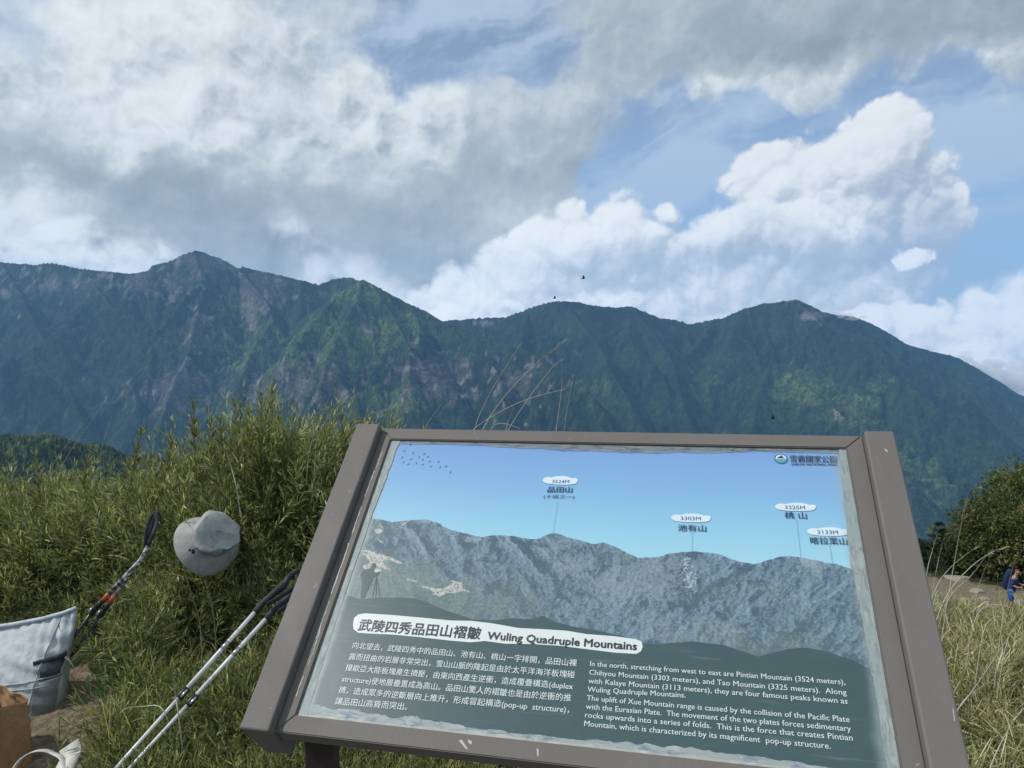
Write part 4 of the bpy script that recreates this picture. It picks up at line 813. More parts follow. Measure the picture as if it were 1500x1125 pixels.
def mass(name, sets, **props):
    """one object per mass: points in groups, each group carrying one collection of templates"""
    objs = []
    for k, (P, D, S_, coll) in enumerate(sets):
        D = nrm(D); n = len(P); rx = np.arccos(np.clip(D[:, 2], -1, 1)); rz = np.arctan2(D[:, 0], -D[:, 1]); rot = np.stack([rx, 0 * rx, rz], 1)
        spin = g_.uniform(0, 6.28, n)
        # euler XYZ after a free spin about the shoot's own axis: compose by matrices
        c1, s1 = np.cos(spin), np.sin(spin); cx_, sx_ = np.cos(rx), np.sin(rx); cz, sz = np.cos(rz), np.sin(rz)
        Mz = np.zeros((n, 3, 3)); Mz[:, 0, 0] = cz; Mz[:, 0, 1] = -sz; Mz[:, 1, 0] = sz; Mz[:, 1, 1] = cz; Mz[:, 2, 2] = 1
        Mx = np.zeros((n, 3, 3)); Mx[:, 0, 0] = 1; Mx[:, 1, 1] = cx_; Mx[:, 1, 2] = -sx_; Mx[:, 2, 1] = sx_; Mx[:, 2, 2] = cx_
        Ms = np.zeros((n, 3, 3)); Ms[:, 0, 0] = c1; Ms[:, 0, 1] = -s1; Ms[:, 1, 0] = s1; Ms[:, 1, 1] = c1; Ms[:, 2, 2] = 1
        M3 = Mz @ Mx @ Ms; e = np.stack([np.arctan2(M3[:, 2, 1], M3[:, 2, 2]), -np.arcsin(np.clip(M3[:, 2, 0], -1, 1)), np.arctan2(M3[:, 1, 0], M3[:, 0, 0])], 1)
        me = bpy.data.meshes.new(name); me.vertices.add(n); me.vertices.foreach_set('co', P.astype(np.float32).ravel())
        for an, ty, val in (('rot', 'FLOAT_VECTOR', e), ('scl', 'FLOAT', S_)):
            at2 = me.attributes.new(an, ty, 'POINT'); at2.data.foreach_set('vector' if ty == 'FLOAT_VECTOR' else 'value', np.asarray(val, np.float32).ravel())
        o = bpy.data.objects.new(name, me); COL.objects.link(o)
        for a, v in props.items(): o[a] = v
        ng = bpy.data.node_groups.new(name, 'GeometryNodeTree'); ng.interface.new_socket('Geometry', in_out='INPUT', socket_type='NodeSocketGeometry'); ng.interface.new_socket('Geometry', in_out='OUTPUT', socket_type='NodeSocketGeometry')
        N_ = ng.nodes; gi, go_ = N_.new('NodeGroupInput'), N_.new('NodeGroupOutput'); ci = N_.new('GeometryNodeCollectionInfo'); ci.inputs['Collection'].default_value = coll; ci.inputs['Separate Children'].default_value = True; ci.inputs['Reset Children'].default_value = True
        iop = N_.new('GeometryNodeInstanceOnPoints'); iop.inputs['Pick Instance'].default_value = True; ra = N_.new('GeometryNodeInputNamedAttribute'); ra.data_type = 'FLOAT_VECTOR'; ra.inputs['Name'].default_value = 'rot'; sa_ = N_.new('GeometryNodeInputNamedAttribute'); sa_.data_type = 'FLOAT'; sa_.inputs['Name'].default_value = 'scl'
        L_ = ng.links.new; L_(gi.outputs[0], iop.inputs['Points']); L_(ci.outputs[0], iop.inputs['Instance']); L_(ra.outputs[0], iop.inputs['Rotation']); L_(sa_.outputs[0], iop.inputs['Scale']); L_(iop.outputs[0], go_.inputs[0])
        mo = o.modifiers.new('leaves', 'NODES'); mo.node_group = ng; objs.append(o)
    return objs
def skin(n, x0, x1, y0, y1, zf, ok, s=(.7, 1.15), lift=.02, lean=.55, depth=.10, sp=.36, len_=.30):
    x, y = scatter(n, x0, x1, y0, y1, ok); e = .05; z = zf(x, y); gx = (zf(x + e, y) - zf(x - e, y)) / (2 * e); gy = (zf(x, y + e) - zf(x, y - e)) / (2 * e)
    N = nrm(np.stack([-gx, -gy, np.ones_like(gx)], 1)); m = len(x); D = nrm(N * lean + np.array([0, 0, .70]) + g_.normal(0, sp, (m, 3))); sc_ = g_.uniform(*s, m)
    tip = np.stack([x, y, z], 1) + N * g_.uniform(-depth, lift, (m, 1)); return tip - D * (sc_ * len_)[:, None], D, sc_
okL = lambda x, y: ~clear(x, y) & (canopy(x, y) > .03) & ~((x < -1.60) & (y < 3.34))
clump = lambda x, y: n2(x, y, .35, 77) > .04
def tall(n, x0, x1, y0, y1, rise, z0):                        # upright leafy leaders that make the ragged top
    x, y = scatter(n, x0, x1, y0, y1, lambda x, y: clump(x, y) & (y > 3.25)); m = len(x); D = np.array([0, 0, 1.]) + g_.normal(0, .17, (m, 3)); return np.stack([x, y, canopy(x, y) + z0 + g_.uniform(0, rise, m)], 1), D, g_.uniform(1.0, 1.5, m)
mass('bamboo_thicket', [(*(np.concatenate(z) for z in zip(skin(12500, -3.3, .35, 2.30, 4.9, canopy, okL), tall(1100, -3.3, -.55, 3.3, 4.5, .06, -.34), tall(480, -1.75, -.55, 3.45, 4.2, .14, -.30))), T_sh)], kind='stuff', label='dense thicket of dwarf bamboo covering the slope')
mass('bamboo_thicket', [(*skin(2600, .3, 1.7, 2.3, 4.6, lambda x, y: canopy(x, y) - .10, None), T_sh)], kind='stuff', label='dwarf bamboo behind the board')
mass('bamboo_thicket', [(*skin(3600, -1.30, .0, 1.75, 2.75, lambda x, y: np.maximum(canopy(x, y) + .02, .07), lambda x, y: ~clear(x, y), s=(.5, .85), depth=.06), T_sh)], kind='stuff', label='low dwarf bamboo in front of the poles and under the board')
def tuft(n, x0, x1, y0, y1, zf, ok, s=(.6, 1.2), sp=.35, sink=.04):
    x, y = scatter(n, x0, x1, y0, y1, ok); m = len(x); return np.stack([x, y, zf(x, y) - sink], 1), np.array([0, 0, 1.]) + g_.normal(0, sp, (m, 3)), g_.uniform(*s, m)
mass('long_grass', [(*tuft(1500, -1.9, .2, 1.7, 3.0, lambda x, y: np.maximum(canopy(x, y) - .05, 0.), lambda x, y: ~clear(x, y)), T_gr)], kind='stuff', label='green grass round the white poles')
mass('long_grass', [(*tuft(900, -3.2, .3, 2.9, 4.6, lambda x, y: canopy(x, y) - .08, okL), T_gr)], kind='stuff', label='grass among the dwarf bamboo')
YR = [.8, 1.4, 2.0, 2.6, 3.2, 4.2, 6.0, 9.0]; ZR = [.0, .17, .28, .31, .20, -.28, -1.4, -3.2]
def canR(x, y): return np.interp(np.hypot(x, y) * .86, YR, ZR) + .16 * n2(x, y, .7, 57)
mass('bamboo_thicket', [(*skin(4200, .75, 3.8, 1.4, 4.6, canR, lambda x, y: x > .78 + .10 * (y - 1.5), s=(.6, 1.0)), T_shr)], kind='stuff', label='pale dwarf bamboo right of the board')
mass('long_grass', [(*tuft(3000, .75, 4.2, 1.3, 5.2, canR, None, s=(.5, 1.0), sink=.06), T_grr)], kind='stuff', label='pale long grass right of the board')
mass('long_grass', [(*tuft(3500, 2.2, 9., 4.4, 11., lambda x, y: ground_z(x, y), None, s=(.7, 1.3), sink=.02), T_grr)], kind='stuff', label='grass on the slope below the board')
mass('long_grass', [(*tuft(9000, 4.5, 32., 9., 33., lambda x, y: ground_z(x, y), lambda x, y: (np.hypot(x, y) < 35 + 1.5 * n2(x, y, 3., 3)), s=(.9, 2.1), sink=.02), T_grr)], kind='stuff', label='grass running down to the clearing')
mass('long_grass', [(*tuft(1500, 14., 32., 24., 40., lambda x, y: ground_z(x, y), lambda x, y: (np.hypot(x, y) > 34) & (n2(x, y, 1.6, 91) > -.03), s=(.5, 1.2), sink=.02), T_grr)], kind='stuff', label='short grass on the bare clearing')
A = Acc(); m_ = 260; x, y = scatter(m_, -2.6, -1.3, 2.3, 3.1); LL = g_.uniform(.02, .06, len(x)); A.add(leaves(np.stack([x, y, 0 * x], 1), g_.normal(0, .8, (len(x), 3)) + np.array([0, 0, .6]), LL, LL * .09, np.full((len(x), 1), .4), g_), leafcol(len(x), (.1, .1, .1, .1, .1, .2, .3), g_), 6)
A.obj('leaf_litter', dm, kind='stuff', label='dead leaves and short blades on the trodden soil')
# single upright canes that stand out above the thicket
def cane_obj(px0, py0, px1, py1, Y, lab, grp=None, nn=22):
    p0 = at(px0, py0, Y); p1 = at(px1, py1, Y - .02); acc = Acc(); d = np.array([tuple(p1 - p0)]); L = np.linalg.norm(d, axis=1)
    root = empty('bamboo_cane', (p0.x, p0.y, 0), 0, label=lab, category='bamboo cane', **({'group': grp} if grp else {}))
    st = Acc(); B = np.array([[p0.x, p0.y, 0.]]); Pm = np.array([tuple(p0)]); Pt = np.array([tuple(p1)]); col = np.array([[.11, .11, .04]])
    st.add(tubes(B, Pm, np.array([.003]), np.array([.0026]), 6), col, 12); st.add(tubes(Pm, Pt, np.array([.0026]), np.array([.0008]), 6), col, 12)
    under(st.obj('stem', dm), root, Matrix())
    t = np.linspace(.05, 1, nn); t = np.sort(np.clip(t + g_.normal(0, .03, nn), .02, 1)); P = np.repeat(Pm + (Pt - Pm) * t[:, None], 7, 0) + np.repeat(g_.normal(0, .012, (nn, 3)) * (1 - t[:, None]), 7, 0); ax = np.repeat(nrm(Pt - Pm), len(P), 0); tt = np.repeat(t, 7)
    r_ = g_.normal(0, 1, P.shape); r_ = nrm(r_ - ax * (r_ * ax).sum(1, keepdims=True)); dd = ax * 1.0 + r_ * (1.05 - .45 * tt)[:, None] * g_.uniform(.5, 1.1, (len(P), 1)); LL = g_.uniform(.035, .085, len(P)) * (1.15 - .5 * tt)
    acc.add(leaves(P, dd, LL, LL * .10, g_.uniform(0, .3, (len(P), 1)), g_), leafcol(len(P), (.15, .3, .1, .3, .08, .05, .02), g_), 6)
    under(acc.obj('foliage', lm), root, Matrix()); return root
for q in [(352, 700, 343, 592, 3.55, 'upright bamboo cane above the hat, second of the tall ones from the left'), (372, 700, 401, 560, 3.6, 'tallest bamboo cane, leaning right above the hat'), (288, 710, 283, 592, 3.6, 'bamboo cane standing alone on the left of the tall tuft'),
          (366, 690, 366, 606, 3.65, 'thin dark-stemmed bamboo cane in the middle of the tall tuft'), (390, 690, 397, 590, 3.7, 'bamboo cane just right of the tallest one'), (192, 700, 207, 632, 3.9, 'short bamboo cane bending right, left of the tall tuft'),
          (455, 730, 482, 632, 3.4, 'bamboo cane close beside the left rail of the board'), (245, 715, 250, 642, 3.8, 'short bamboo cane rising against the dark valley'), (435, 720, 437, 640, 3.5, 'bamboo cane left of the one beside the board'), (410, 710, 418, 640, 3.6, 'small bamboo cane right of the tall tuft'),
          (330, 700, 322, 612, 3.7, 'bamboo cane bending left at the left side of the tall tuft'), (382, 690, 384, 578, 3.75, 'bamboo cane just left of the tallest one'), (310, 700, 309, 618, 3.8, 'slender bamboo cane between the lone one and the tall tuft'), (60, 745, 52, 668, 4.0, 'bamboo cane rising from the far left thicket'), (120, 740, 128, 672, 4.0, 'bamboo cane leaning right in the far left thicket'), (500, 700, 506, 640, 3.9, 'bamboo cane behind the top left corner of the board')]:
    cane_obj(*q)
# dry grass stems, each bent like the one in the photograph
def curve_tube(P, r0, r1, sides=5):
    P = np.array(P, float); t = np.linspace(0, 1, len(P)); tt = np.linspace(0, 1, 14)
    Q = np.stack([np.interp(tt, t, P[:, i]) for i in range(3)], 1)
    for _ in range(3): Q[1:-1] = (Q[:-2] + 2 * Q[1:-1] + Q[2:]) / 4
    V, F_ = [], []
    for i, q in enumerate(Q):
        d = nrm(Q[min(i + 1, 13)] - Q[max(i - 1, 0)]); s = nrm(np.cross(d, [0.1, 1, .05])); u = np.cross(d, s); r_ = r0 + (r1 - r0) * i / 13
        for k in range(sides): a = 2 * math.pi * k / sides; V.append(q + (s * math.cos(a) + u * math.sin(a)) * r_)
    for i in range(13):
        for k in range(sides): j = (k + 1) % sides; F_.append((i * sides + k, i * sides + j, (i + 1) * sides + j, (i + 1) * sides + k))
    return np.array(V), np.array(F_)
stm, nb, p = mat('straw', .6, .3); nb.put(p.inputs['Base Color'], nb.mix(nb.noise(nb.n('ShaderNodeTexCoord').outputs['Object'], 30, 4), (.33, .31, .22), (.50, .47, .36)))
stg, nb, p = mat('green_stem', .6, .3); nb.put(p.inputs['Base Color'], nb.mix(nb.noise(nb.n('ShaderNodeTexCoord').outputs['Object'], 30, 4), (.13, .14, .06), (.24, .23, .12)))
def stem(pts, Y, lab, r0=.0017, r1=.0006, m=None, head=0, zb=None):
    P = [tuple(at(x, y, Y + .05 * math.sin(i * 1.7))) for i, (x, y) in enumerate(pts)]
    gz = float(canR(P[0][0], P[0][1]) - .1) if P[0][0] > .75 else .2
    root = (P[0][0] - (P[1][0] - P[0][0]) * .3, P[0][1], max(P[0][2] - .16, 0))
    V, F_ = curve_tube([root] + P, r0, r1); o = meshobj('dry_grass_stem', V, F_, m or stm, smooth=True, label=lab, category='grass stem')
    if head:
        q0, q1 = np.array(P[-2]), np.array(P[-1]); n = head; t = g_.uniform(.15, 1, n)[:, None]; B = q0 + (q1 - q0) * t; D = nrm(q1 - q0) * 1.2 + g_.normal(0, .22, (n, 3)); LL = g_.uniform(.012, .028, n)
        acc = Acc(); acc.add(leaves(B, D, LL, LL * .16, np.full((n, 1), .1), g_), np.tile([[.33, .28, .19]], (n, 1)) * g_.uniform(.8, 1.2, (n, 1)), 6); h = acc.obj('seed_head', dm); h.parent = o
    return o
for pts, Y, lab, r_, hd in [
    ([(690, 640), (705, 598), (735, 545), (764, 502)], 2.5, 'thin grass stem leaning right above the board, with its tip left of the longest one', .0011, 0),
    ([(698, 640), (730, 590), (770, 545), (826, 500)], 2.45, 'longest pale grass stem rising right above the board', .0015, 24),
    ([(676, 640), (715, 612), (770, 583), (829, 570)], 2.5, 'low arching grass stem crossing the others above the board', .0013, 0),
    ([(735, 640), (775, 582), (810, 535), (825, 526)], 2.5, 'straight grass stem behind the low arching one', .0012, 0),
    ([(812, 640), (824, 570), (823, 540), (824, 526)], 2.55, 'upright grass stem with its tip touching its neighbour', .0012, 0),
    ([(824, 640), (832, 592), (838, 560), (840, 548)], 2.6, 'faint thin stem furthest right above the board', .0007, 0),
    ([(619, 632), (634, 608), (649, 589)], 2.6, 'short faint grass stem above the left part of the board', .0008, 0),
    ([(714, 640), (721, 621), (740, 619), (762, 628)], 2.4, 'small stem bent over flat just above the board', .0011, 0),
    ([(740, 630), (747, 610), (753, 598)], 2.45, 'very short stem between the long ones above the board', .0008, 0),
    ([(452, 650), (475, 602), (490, 560), (499, 520)], 2.9, 'fine grass stem standing above the thicket left of the board', .0007, 0),
    ([(462, 640), (480, 610), (500, 592), (517, 575)], 2.9, 'fine grass stem leaning right beside the top left of the board', .0007, 0),
    ([(68, 690), (95, 655), (120, 622), (135, 605)], 3.2, 'fine pale grass stem leaning right above the far left thicket', .0007, 0),
    ([(84, 690), (110, 650), (135, 615), (152, 590)], 3.2, 'longer fine grass stem above the far left thicket', .0007, 0),
    ([(145, 670), (152, 645), (158, 625), (163, 610)], 3.2, 'upright fine stem above the left thicket', .0006, 0)]:
    stem(pts, Y, lab, r_, r_ * .5, None, hd)
for pts, Y, lab, r_, hd in [
    ([(1386, 888), (1398, 825), (1407, 770), (1417, 730)], 2.3, 'tallest straw stem right of the board, with a feathery tip', .0026, 40),
    ([(1366, 862), (1390, 832), (1415, 812), (1436, 797)], 2.1, 'straw stem leaning right close beside the right rail', .0020, 14),
    ([(1378, 878), (1415, 835), (1450, 808), (1477, 802)], 2.1, 'long straw stem arching over to the right', .0030, 20),
    ([(1386, 870), (1425, 845), (1442, 815), (1455, 806)], 2.2, 'curved straw stem inside the arching one', .0018, 10),
    ([(1358, 832), (1366, 806), (1373, 784)], 2.2, 'short straw stem in front of the small conifer, touching the board', .0018, 10),
    ([(1368, 850), (1376, 815), (1383, 787)], 2.2, 'second short straw stem in front of the small conifer', .0014, 8),
    ([(1372, 852), (1384, 895), (1392, 925)], 1.9, 'whitish stem sloping down right beside the board', .0022, 0),
    ([(1466, 925), (1472, 880), (1482, 835), (1488, 820)], 2.0, 'upright straw stem in front of the hiker', .0018, 18),
    ([(1428, 880), (1436, 850), (1452, 812)], 2.2, 'pale stem curving up towards the arching one', .0014, 0),
    ([(1370, 1070), (1410, 1035), (1460, 960), (1502, 895)], 1.7, 'thick straw stem crossing the lower right corner', .0034, 0),
    ([(1446, 1130), (1475, 1070), (1502, 1035)], 1.6, 'straw stem at the very bottom right', .0030, 0),
    ([(1402, 1032), (1430, 1010), (1456, 996)], 1.75, 'short pale stem beside the lower right rail', .0020, 0),
    ([(1387, 958), (1402, 964), (1413, 973)], 1.8, 'small white curled blade against the right rail', .0015, 0),
    ([(1426, 905), (1440, 888), (1462, 884), (1480, 890)], 2.2, 'bent-over straw stem below the clearing', .0022, 0),
    ([(1440, 920), (1452, 905), (1466, 903)], 2.0, 'short bent straw stem below the hiker', .0024, 0),
    ([(1474, 936), (1490, 915), (1502, 900)], 1.9, 'straw stem leaning out of the right edge', .0022, 0),
    ([(1456, 925), (1460, 880), (1462, 842)], 2.2, 'thin upright straw stem left of the hiker', .0014, 10)]:
    stem(pts, Y, lab, r_ * .62, r_ * .3, None, hd)
for pts, Y, lab, r_ in [
    ([(268, 830), (283, 880), (296, 915), (296, 1000)], 2.75, 'brown dead stalk hanging down below the hat', .0028), ([(300, 850), (314, 900), (317, 945), (316, 1060)], 2.7, 'longer brown dead stalk crossing the white poles', .0030),
    ([(254, 990), (257, 1020), (260, 1036)], 2.45, 'short broken stalk over the clamps of the white poles', .0024), ([(330, 655), (337, 680), (346, 708)], 3.35, 'pale broken stalk in the tuft above the hat', .0026),
    ([(176, 1045), (185, 1035), (215, 1036), (240, 1028)], 2.5, 'pale bent stalk left of the white poles', .0022), ([(190, 720), (196, 740), (198, 770)], 3.5, 'thin pale stalk above the black pole handles', .0018)]:
    stem(pts[::-1], Y, lab, r_, r_ * .8, stg if 'brown' in lab else None, 0)
# broad-leaved weeds in the hollow
wl = Acc(); n = 60; c = at(178, 985, 2.85); P = np.array([tuple(c)]) + g_.normal(0, 1, (n, 3)) * np.array([.05, .05, .035]); D = g_.normal(0, .6, (n, 3)) + np.array([0, -.5, .5]); LL = g_.uniform(.03, .055, n)
wl.add(leaves(P, D, LL, LL * .45, np.full((n, 1), .2), g_), np.tile([[.030, .085, .022]], (n, 1)) * g_.uniform(.8, 1.3, (n, 1)), 6)
wl.obj('broadleaf_weed', lm, label='patch of broad green weed leaves in the shaded hollow', kind='stuff')

# trees and shrubs down on the right ------------------------------------------------------
bk, nb, p = mat('bark', .9, .2); nb.put(p.inputs['Base Color'], nb.mix(nb.noise(nb.n('ShaderNodeTexCoord').outputs['Object'], 6, 5), (.07, .055, .04), (.16, .13, .10)))
def crown(acc, C, Rd, nclump, nleaf, ll, cols, seed):
    g = np.random.default_rng(seed); u = nrm(g.normal(0, 1, (nclump, 3))); rad = g.uniform(.45, 1.0, (nclump, 1)) ** .6; cc = C + u * rad * Rd * (1 + .25 * g.normal(0, 1, (nclump, 1)) * .5)
    cs = g.uniform(.14, .30, (nclump, 1)) * np.mean(Rd); bc = cols[g.integers(0, len(cols), nclump)] * g.uniform(.75, 1.3, (nclump, 1))
    P = (cc[:, None] + g.normal(0, .55, (nclump, nleaf, 3)) * cs[:, None]).reshape(-1, 3); D = g.normal(0, 1, P.shape) + np.repeat(nrm(cc - C), nleaf, 0) + np.array([0, 0, .6]); LL = g.uniform(.6, 1.3, len(P)) * ll
    acc.add(leaves(P, D, LL, LL * .32, np.full((len(P), 1), .25), g), np.repeat(bc, nleaf, 0) * g.uniform(.75, 1.25, (len(P), 1)), 6); return cc
def tree(name, cat, lab, px, pyb, r, h, w, seed, cols, ll=.11, ncl=150, nl=60, grp=None):
    a = math.atan2(ray(px, pyb).x, ray(px, pyb).y); x, y = r * math.sin(a), r * math.cos(a); z = float(ground_z(np.array([x]), np.array([y]))[0])
    root = empty(name, (x, y, z), 0, label=lab, category=cat, **({'group': grp} if grp else {})); acc = Acc(); C = np.array([x, y, z + h * .58]); cc = crown(acc, C, np.array([w, w, h * .45]), ncl, nl, ll, cols, seed)
    under(acc.obj('crown', lm), root, Matrix()); tr = Acc(); g = np.random.default_rng(seed); B = np.array([[x, y, z - .3]]); T_ = np.array([[x, y, z + h * .55]])
    tr.add(tubes(B, T_, np.array([h * .030]), np.array([h * .014]), 8), np.array([[.1, .08, .06]]), 16); k = cc[g.choice(len(cc), 12, replace=False)]; s = B + (T_ - B) * g.uniform(.35, 1, (12, 1))
    tr.add(tubes(s, k, np.full(12, h * .010), np.full(12, h * .003), 5), np.tile([[.1, .08, .06]], (12, 1)), 10); under(tr.obj('trunk', dm), root, Matrix()); return root
gb = np.array([[.085, .115, .032], [.125, .145, .045], [.055, .080, .026], [.17, .165, .065]]); gd = np.array([[.035, .060, .022], [.05, .075, .026], [.06, .08, .03]])
tree('leafy_tree', 'tree', 'olive-green leafy tree behind the hiker, cut by the right edge', 1492, 850, 50, 6.4, 2.3, 21, gb, .24, 330, 60)
tree('leafy_tree', 'tree', 'loose leafy tree top left of the one at the right edge', 1448, 850, 51, 6.0, 1.3, 22, gb, .22, 110, 45)
tree('leafy_tree', 'tree', 'leafy tree mostly outside the right edge', 1545, 850, 48, 7.0, 2.4, 23, gb, .28, 250, 60)
for i, (px, r, h, w, lab) in enumerate([(1385, 48.5, 1.2, 1.5, 'low rounded shrub next to the right rail, below the small conifer'), (1412, 47.0, 1.9, 1.5, 'low shrub left of the leafy trees'), (1435, 44.5, 3.4, 1.9, 'dense shrub left of the hiker'), (1462, 44, 3.9, 1.9, 'tall dense shrub right behind the hiker'), (1492, 43.5, 4.0, 2.0, 'dense shrub at the right edge behind the hiker'), (1356, 48.5, 1.3, 1.7, 'low shrub half hidden by the right rail'), (1520, 43, 3.6, 2.0, 'dense shrub just beyond the right edge')]):
    tree('shrub', 'shrub', lab, px, 850, r, h, w, 40 + i, gd if i % 2 else gb, .20, 170, 55, grp='shrubs behind the clearing')
def conifer(px, pyt, r, h, seed, lab):
    a = math.atan2(ray(px, pyt).x, ray(px, pyt).y); d = ray(px, pyt); k = r / math.hypot(d.x, d.y); top = CAM + d * k; x, y = top.x, top.y; z0 = top.z - h; g = np.random.default_rng(seed)
    root = empty('conifer', (x, y, z0), 0, label=lab, category='conifer', group='small conifers below the hilltop'); acc = Acc(); nb_ = 130; t = g.uniform(.12, 1, nb_) ; az_ = g.uniform(0, 2 * math.pi, nb_); Lb = (1 - t) ** .8 * h * .36 + .10
    t = np.round(t * 13) / 13; B = np.stack([x + 0 * t, y + 0 * t, z0 + h * t], 1); D = np.stack([np.cos(az_), np.sin(az_), .18 - .25 * (1 - t)], 1); K_ = 34; s = g.uniform(.12, 1, (nb_, K_, 1)); P = (B[:, None] + D[:, None] * Lb[:, None, None] * s + np.array([0, 0, -.12]) * Lb[:, None, None] * s * s).reshape(-1, 3)
    Dn = np.repeat(D, K_, 0) * .8 + g.normal(0, .5, (nb_ * K_, 3)) + np.array([0, 0, .12]); LL = g.uniform(.10, .20, len(P)); acc.add(leaves(P, Dn, LL, LL * .22, np.full((len(P), 1), .1), g), np.tile([[.022, .045, .026]], (len(P), 1)) * g.uniform(.6, 1.5, (len(P), 1)), 6)
    under(acc.obj('crown', lm), root, Matrix()); tr = Acc(); tr.add(tubes(np.array([[x, y, z0 - .5]]), np.array([[x, y, z0 + h]]), np.array([.09]), np.array([.01]), 8), np.array([[.09, .07, .05]]), 16); under(tr.obj('trunk', dm), root, Matrix())
conifer(1376, 768, 43.5, 4.6, 61, 'small dark conifer standing right of the board'); conifer(1350, 786, 44, 4.0, 62, 'smaller dark conifer half hidden by the right rail')
# ------------------------------------------------------------------ things people left in the thicket
def cloth(name, a, b2, rough=.7, sc=26, wsc=0, sheen=.0):
    m, nb, p = mat(name, rough, .3); t = nb.n('ShaderNodeTexCoord').outputs['Object']; nb.put(p.inputs['Base Color'], nb.mix(nb.mr(nb.noise(t, sc, 6, .6), .3, .7), a, b2))
    bump(nb, p, nb.m('ADD', nb.noise(t, sc * 1.2, 5, .6, 1.), nb.m('MULTIPLY', nb.noise(t, 900, 2), .15)), .006, .5); p.inputs['Sheen Weight'].default_value = sheen; return m
grey = cloth('grey_ripstop', (.36, .40, .42), (.50, .54, .56), .55); greyd = cloth('dark_mesh', (.035, .045, .055), (.07, .08, .09)); blk = cloth('black_webbing', (.012, .013, .016), (.03, .03, .033)); cream = cloth('cream_webbing', (.46, .45, .40), (.60, .59, .53), .8, 60)
def tube_path(P, r_, sides=10, cap=True):
    P = np.array(P, float); n = len(P); r_ = np.broadcast_to(r_, n); V, F_ = [], []
    for i, q in enumerate(P):
        d = nrm(P[min(i + 1, n - 1)] - P[max(i - 1, 0)]); s = nrm(np.cross(d, [.12, .2, 1.])); u = np.cross(d, s)
        for k in range(sides): a = 2 * math.pi * k / sides; V.append(q + (s * math.cos(a) + u * math.sin(a)) * r_[i])
    for i in range(n - 1):
        for k in range(sides): j = (k + 1) % sides; F_.append((i * sides + k, i * sides + j, (i + 1) * sides + j, (i + 1) * sides + k))
    if cap: F_.append(tuple(range(sides))[::-1]); F_.append(tuple((n - 1) * sides + k for k in range(sides)))
    return [tuple(v) for v in V], F_
def part(root, name, V, F_, m, smooth=True, **k):
    o = meshobj(name, V, F_, m, smooth=smooth, **k); return under(o, root, Matrix())
def sub(par, name, V, F_, m, smooth=True):                # sub-part in world coordinates
    o = meshobj(name, V, F_, m, smooth=smooth); o.parent = par; return o
def ribbon(P, wdir, w, th=.0018):
    P = np.array(P, float); n = len(P); V, F_ = [], []; wd = np.broadcast_to(np.array(wdir, float), (n, 3))
    for i, q in enumerate(P):
        d = nrm(P[min(i + 1, n - 1)] - P[max(i - 1, 0)]); s = nrm(wd[i] - d * (wd[i] @ d)); u = np.cross(d, s)
        V += [q - s * w / 2 - u * th / 2, q + s * w / 2 - u * th / 2, q + s * w / 2 + u * th / 2, q - s * w / 2 + u * th / 2]
    for i in range(n - 1):
        for k in range(4): j = (k + 1) % 4; F_.append((i * 4 + k, i * 4 + j, (i + 1) * 4 + j, (i + 1) * 4 + k))
    F_ += [(3, 2, 1, 0), tuple((n - 1) * 4 + k for k in range(4))]; return [tuple(v) for v in V], F_
def sm(P, n=24):                                          # smooth curve through points
    P = np.array(P, float); t = np.linspace(0, len(P) - 1, n); i = np.clip(t.astype(int), 0, len(P) - 2); f = (t - i)[:, None]; P0 = P[np.maximum(i - 1, 0)]; P1, P2 = P[i], P[i + 1]; P3 = P[np.minimum(i + 2, len(P) - 1)]
    return .5 * (2 * P1 + (P2 - P0) * f + (2 * P0 - 5 * P1 + 4 * P2 - P3) * f ** 2 + (3 * P1 - P0 - 3 * P2 + P3) * f ** 3)
# --- grey roll-top backpack, lying back against the thicket
pk = empty('backpack', (-1.98, 3.02, 0), 0, label='pale grey-blue roll-top hiking backpack lying in the grass at the left edge', category='backpack')
nh, nth = 70, 120; hh = np.linspace(0, 1, nh); V = []
def pkS(t, th):                                           # surface of the pack body; t up, th round
    zc = .0 + .345 * t; wl_ = .255 + .045 * t; d = .115 * (1 - t) ** .8 + .006 + .015 * math.sin(math.pi * t)
    c_, s_ = math.cos(th), math.sin(th); e = .62; cx_ = -2.065; X_ = math.copysign(abs(c_) ** e, c_) * wl_; Y_ = math.copysign(abs(s_) ** (e + .2), s_) * d
    if X_ > 0: X_ *= 1.0 + .02 * math.sin(9 * t)
    zc += (.075 * (X_ / .28) * t * .55 + .022 * max(0, X_ / .3) ** 4 * t ** 3) - .02 * t                # the rolled top rises to its right-hand corner
    f = lambda s: math.sin(s)
    wr = .005 * abs(f(11 * t + 14 * X_ + 2)) + .006 * f(38 * t + 9 * X_ / .2 + 3) * f(math.pi * t) * (.3 + abs(c_)) + .007 * f(16 * X_ / .1 + 5 * t) * t ** 2 * (1 - .3 * t) + .010 * math.exp(-((X_ + .02) / .07) ** 2 - ((t - .66) / .16) ** 2)
    Y_ += -wr if s_ < 0 else wr * .3
    return Vector((cx_ + X_, 2.89 + Y_ + .10 * t, zc))
V = [tuple(pkS(t, 2 * math.pi * k / nth)) for t in hh for k in range(nth)]; Fp = [tuple(f) for f in gridfaces(nh, nth, True)] + [tuple(range(nth))[::-1], tuple((nh - 1) * nth + k for k in range(nth))]
body = part(pk, 'body', V, Fp, grey); front = lambda x, t: (lambda th: pkS(t, th))(-math.pi / 2 + math.copysign(min(abs(x), .999), x) * math.pi / 2)
off = Vector((0, -.003, 0))
part(pk, 'rolled_top', *tube_path([tuple(front(x, 1.0) + Vector((0, -.004, .003))) for x in np.linspace(-.97, .97, 26)], .0085), grey)
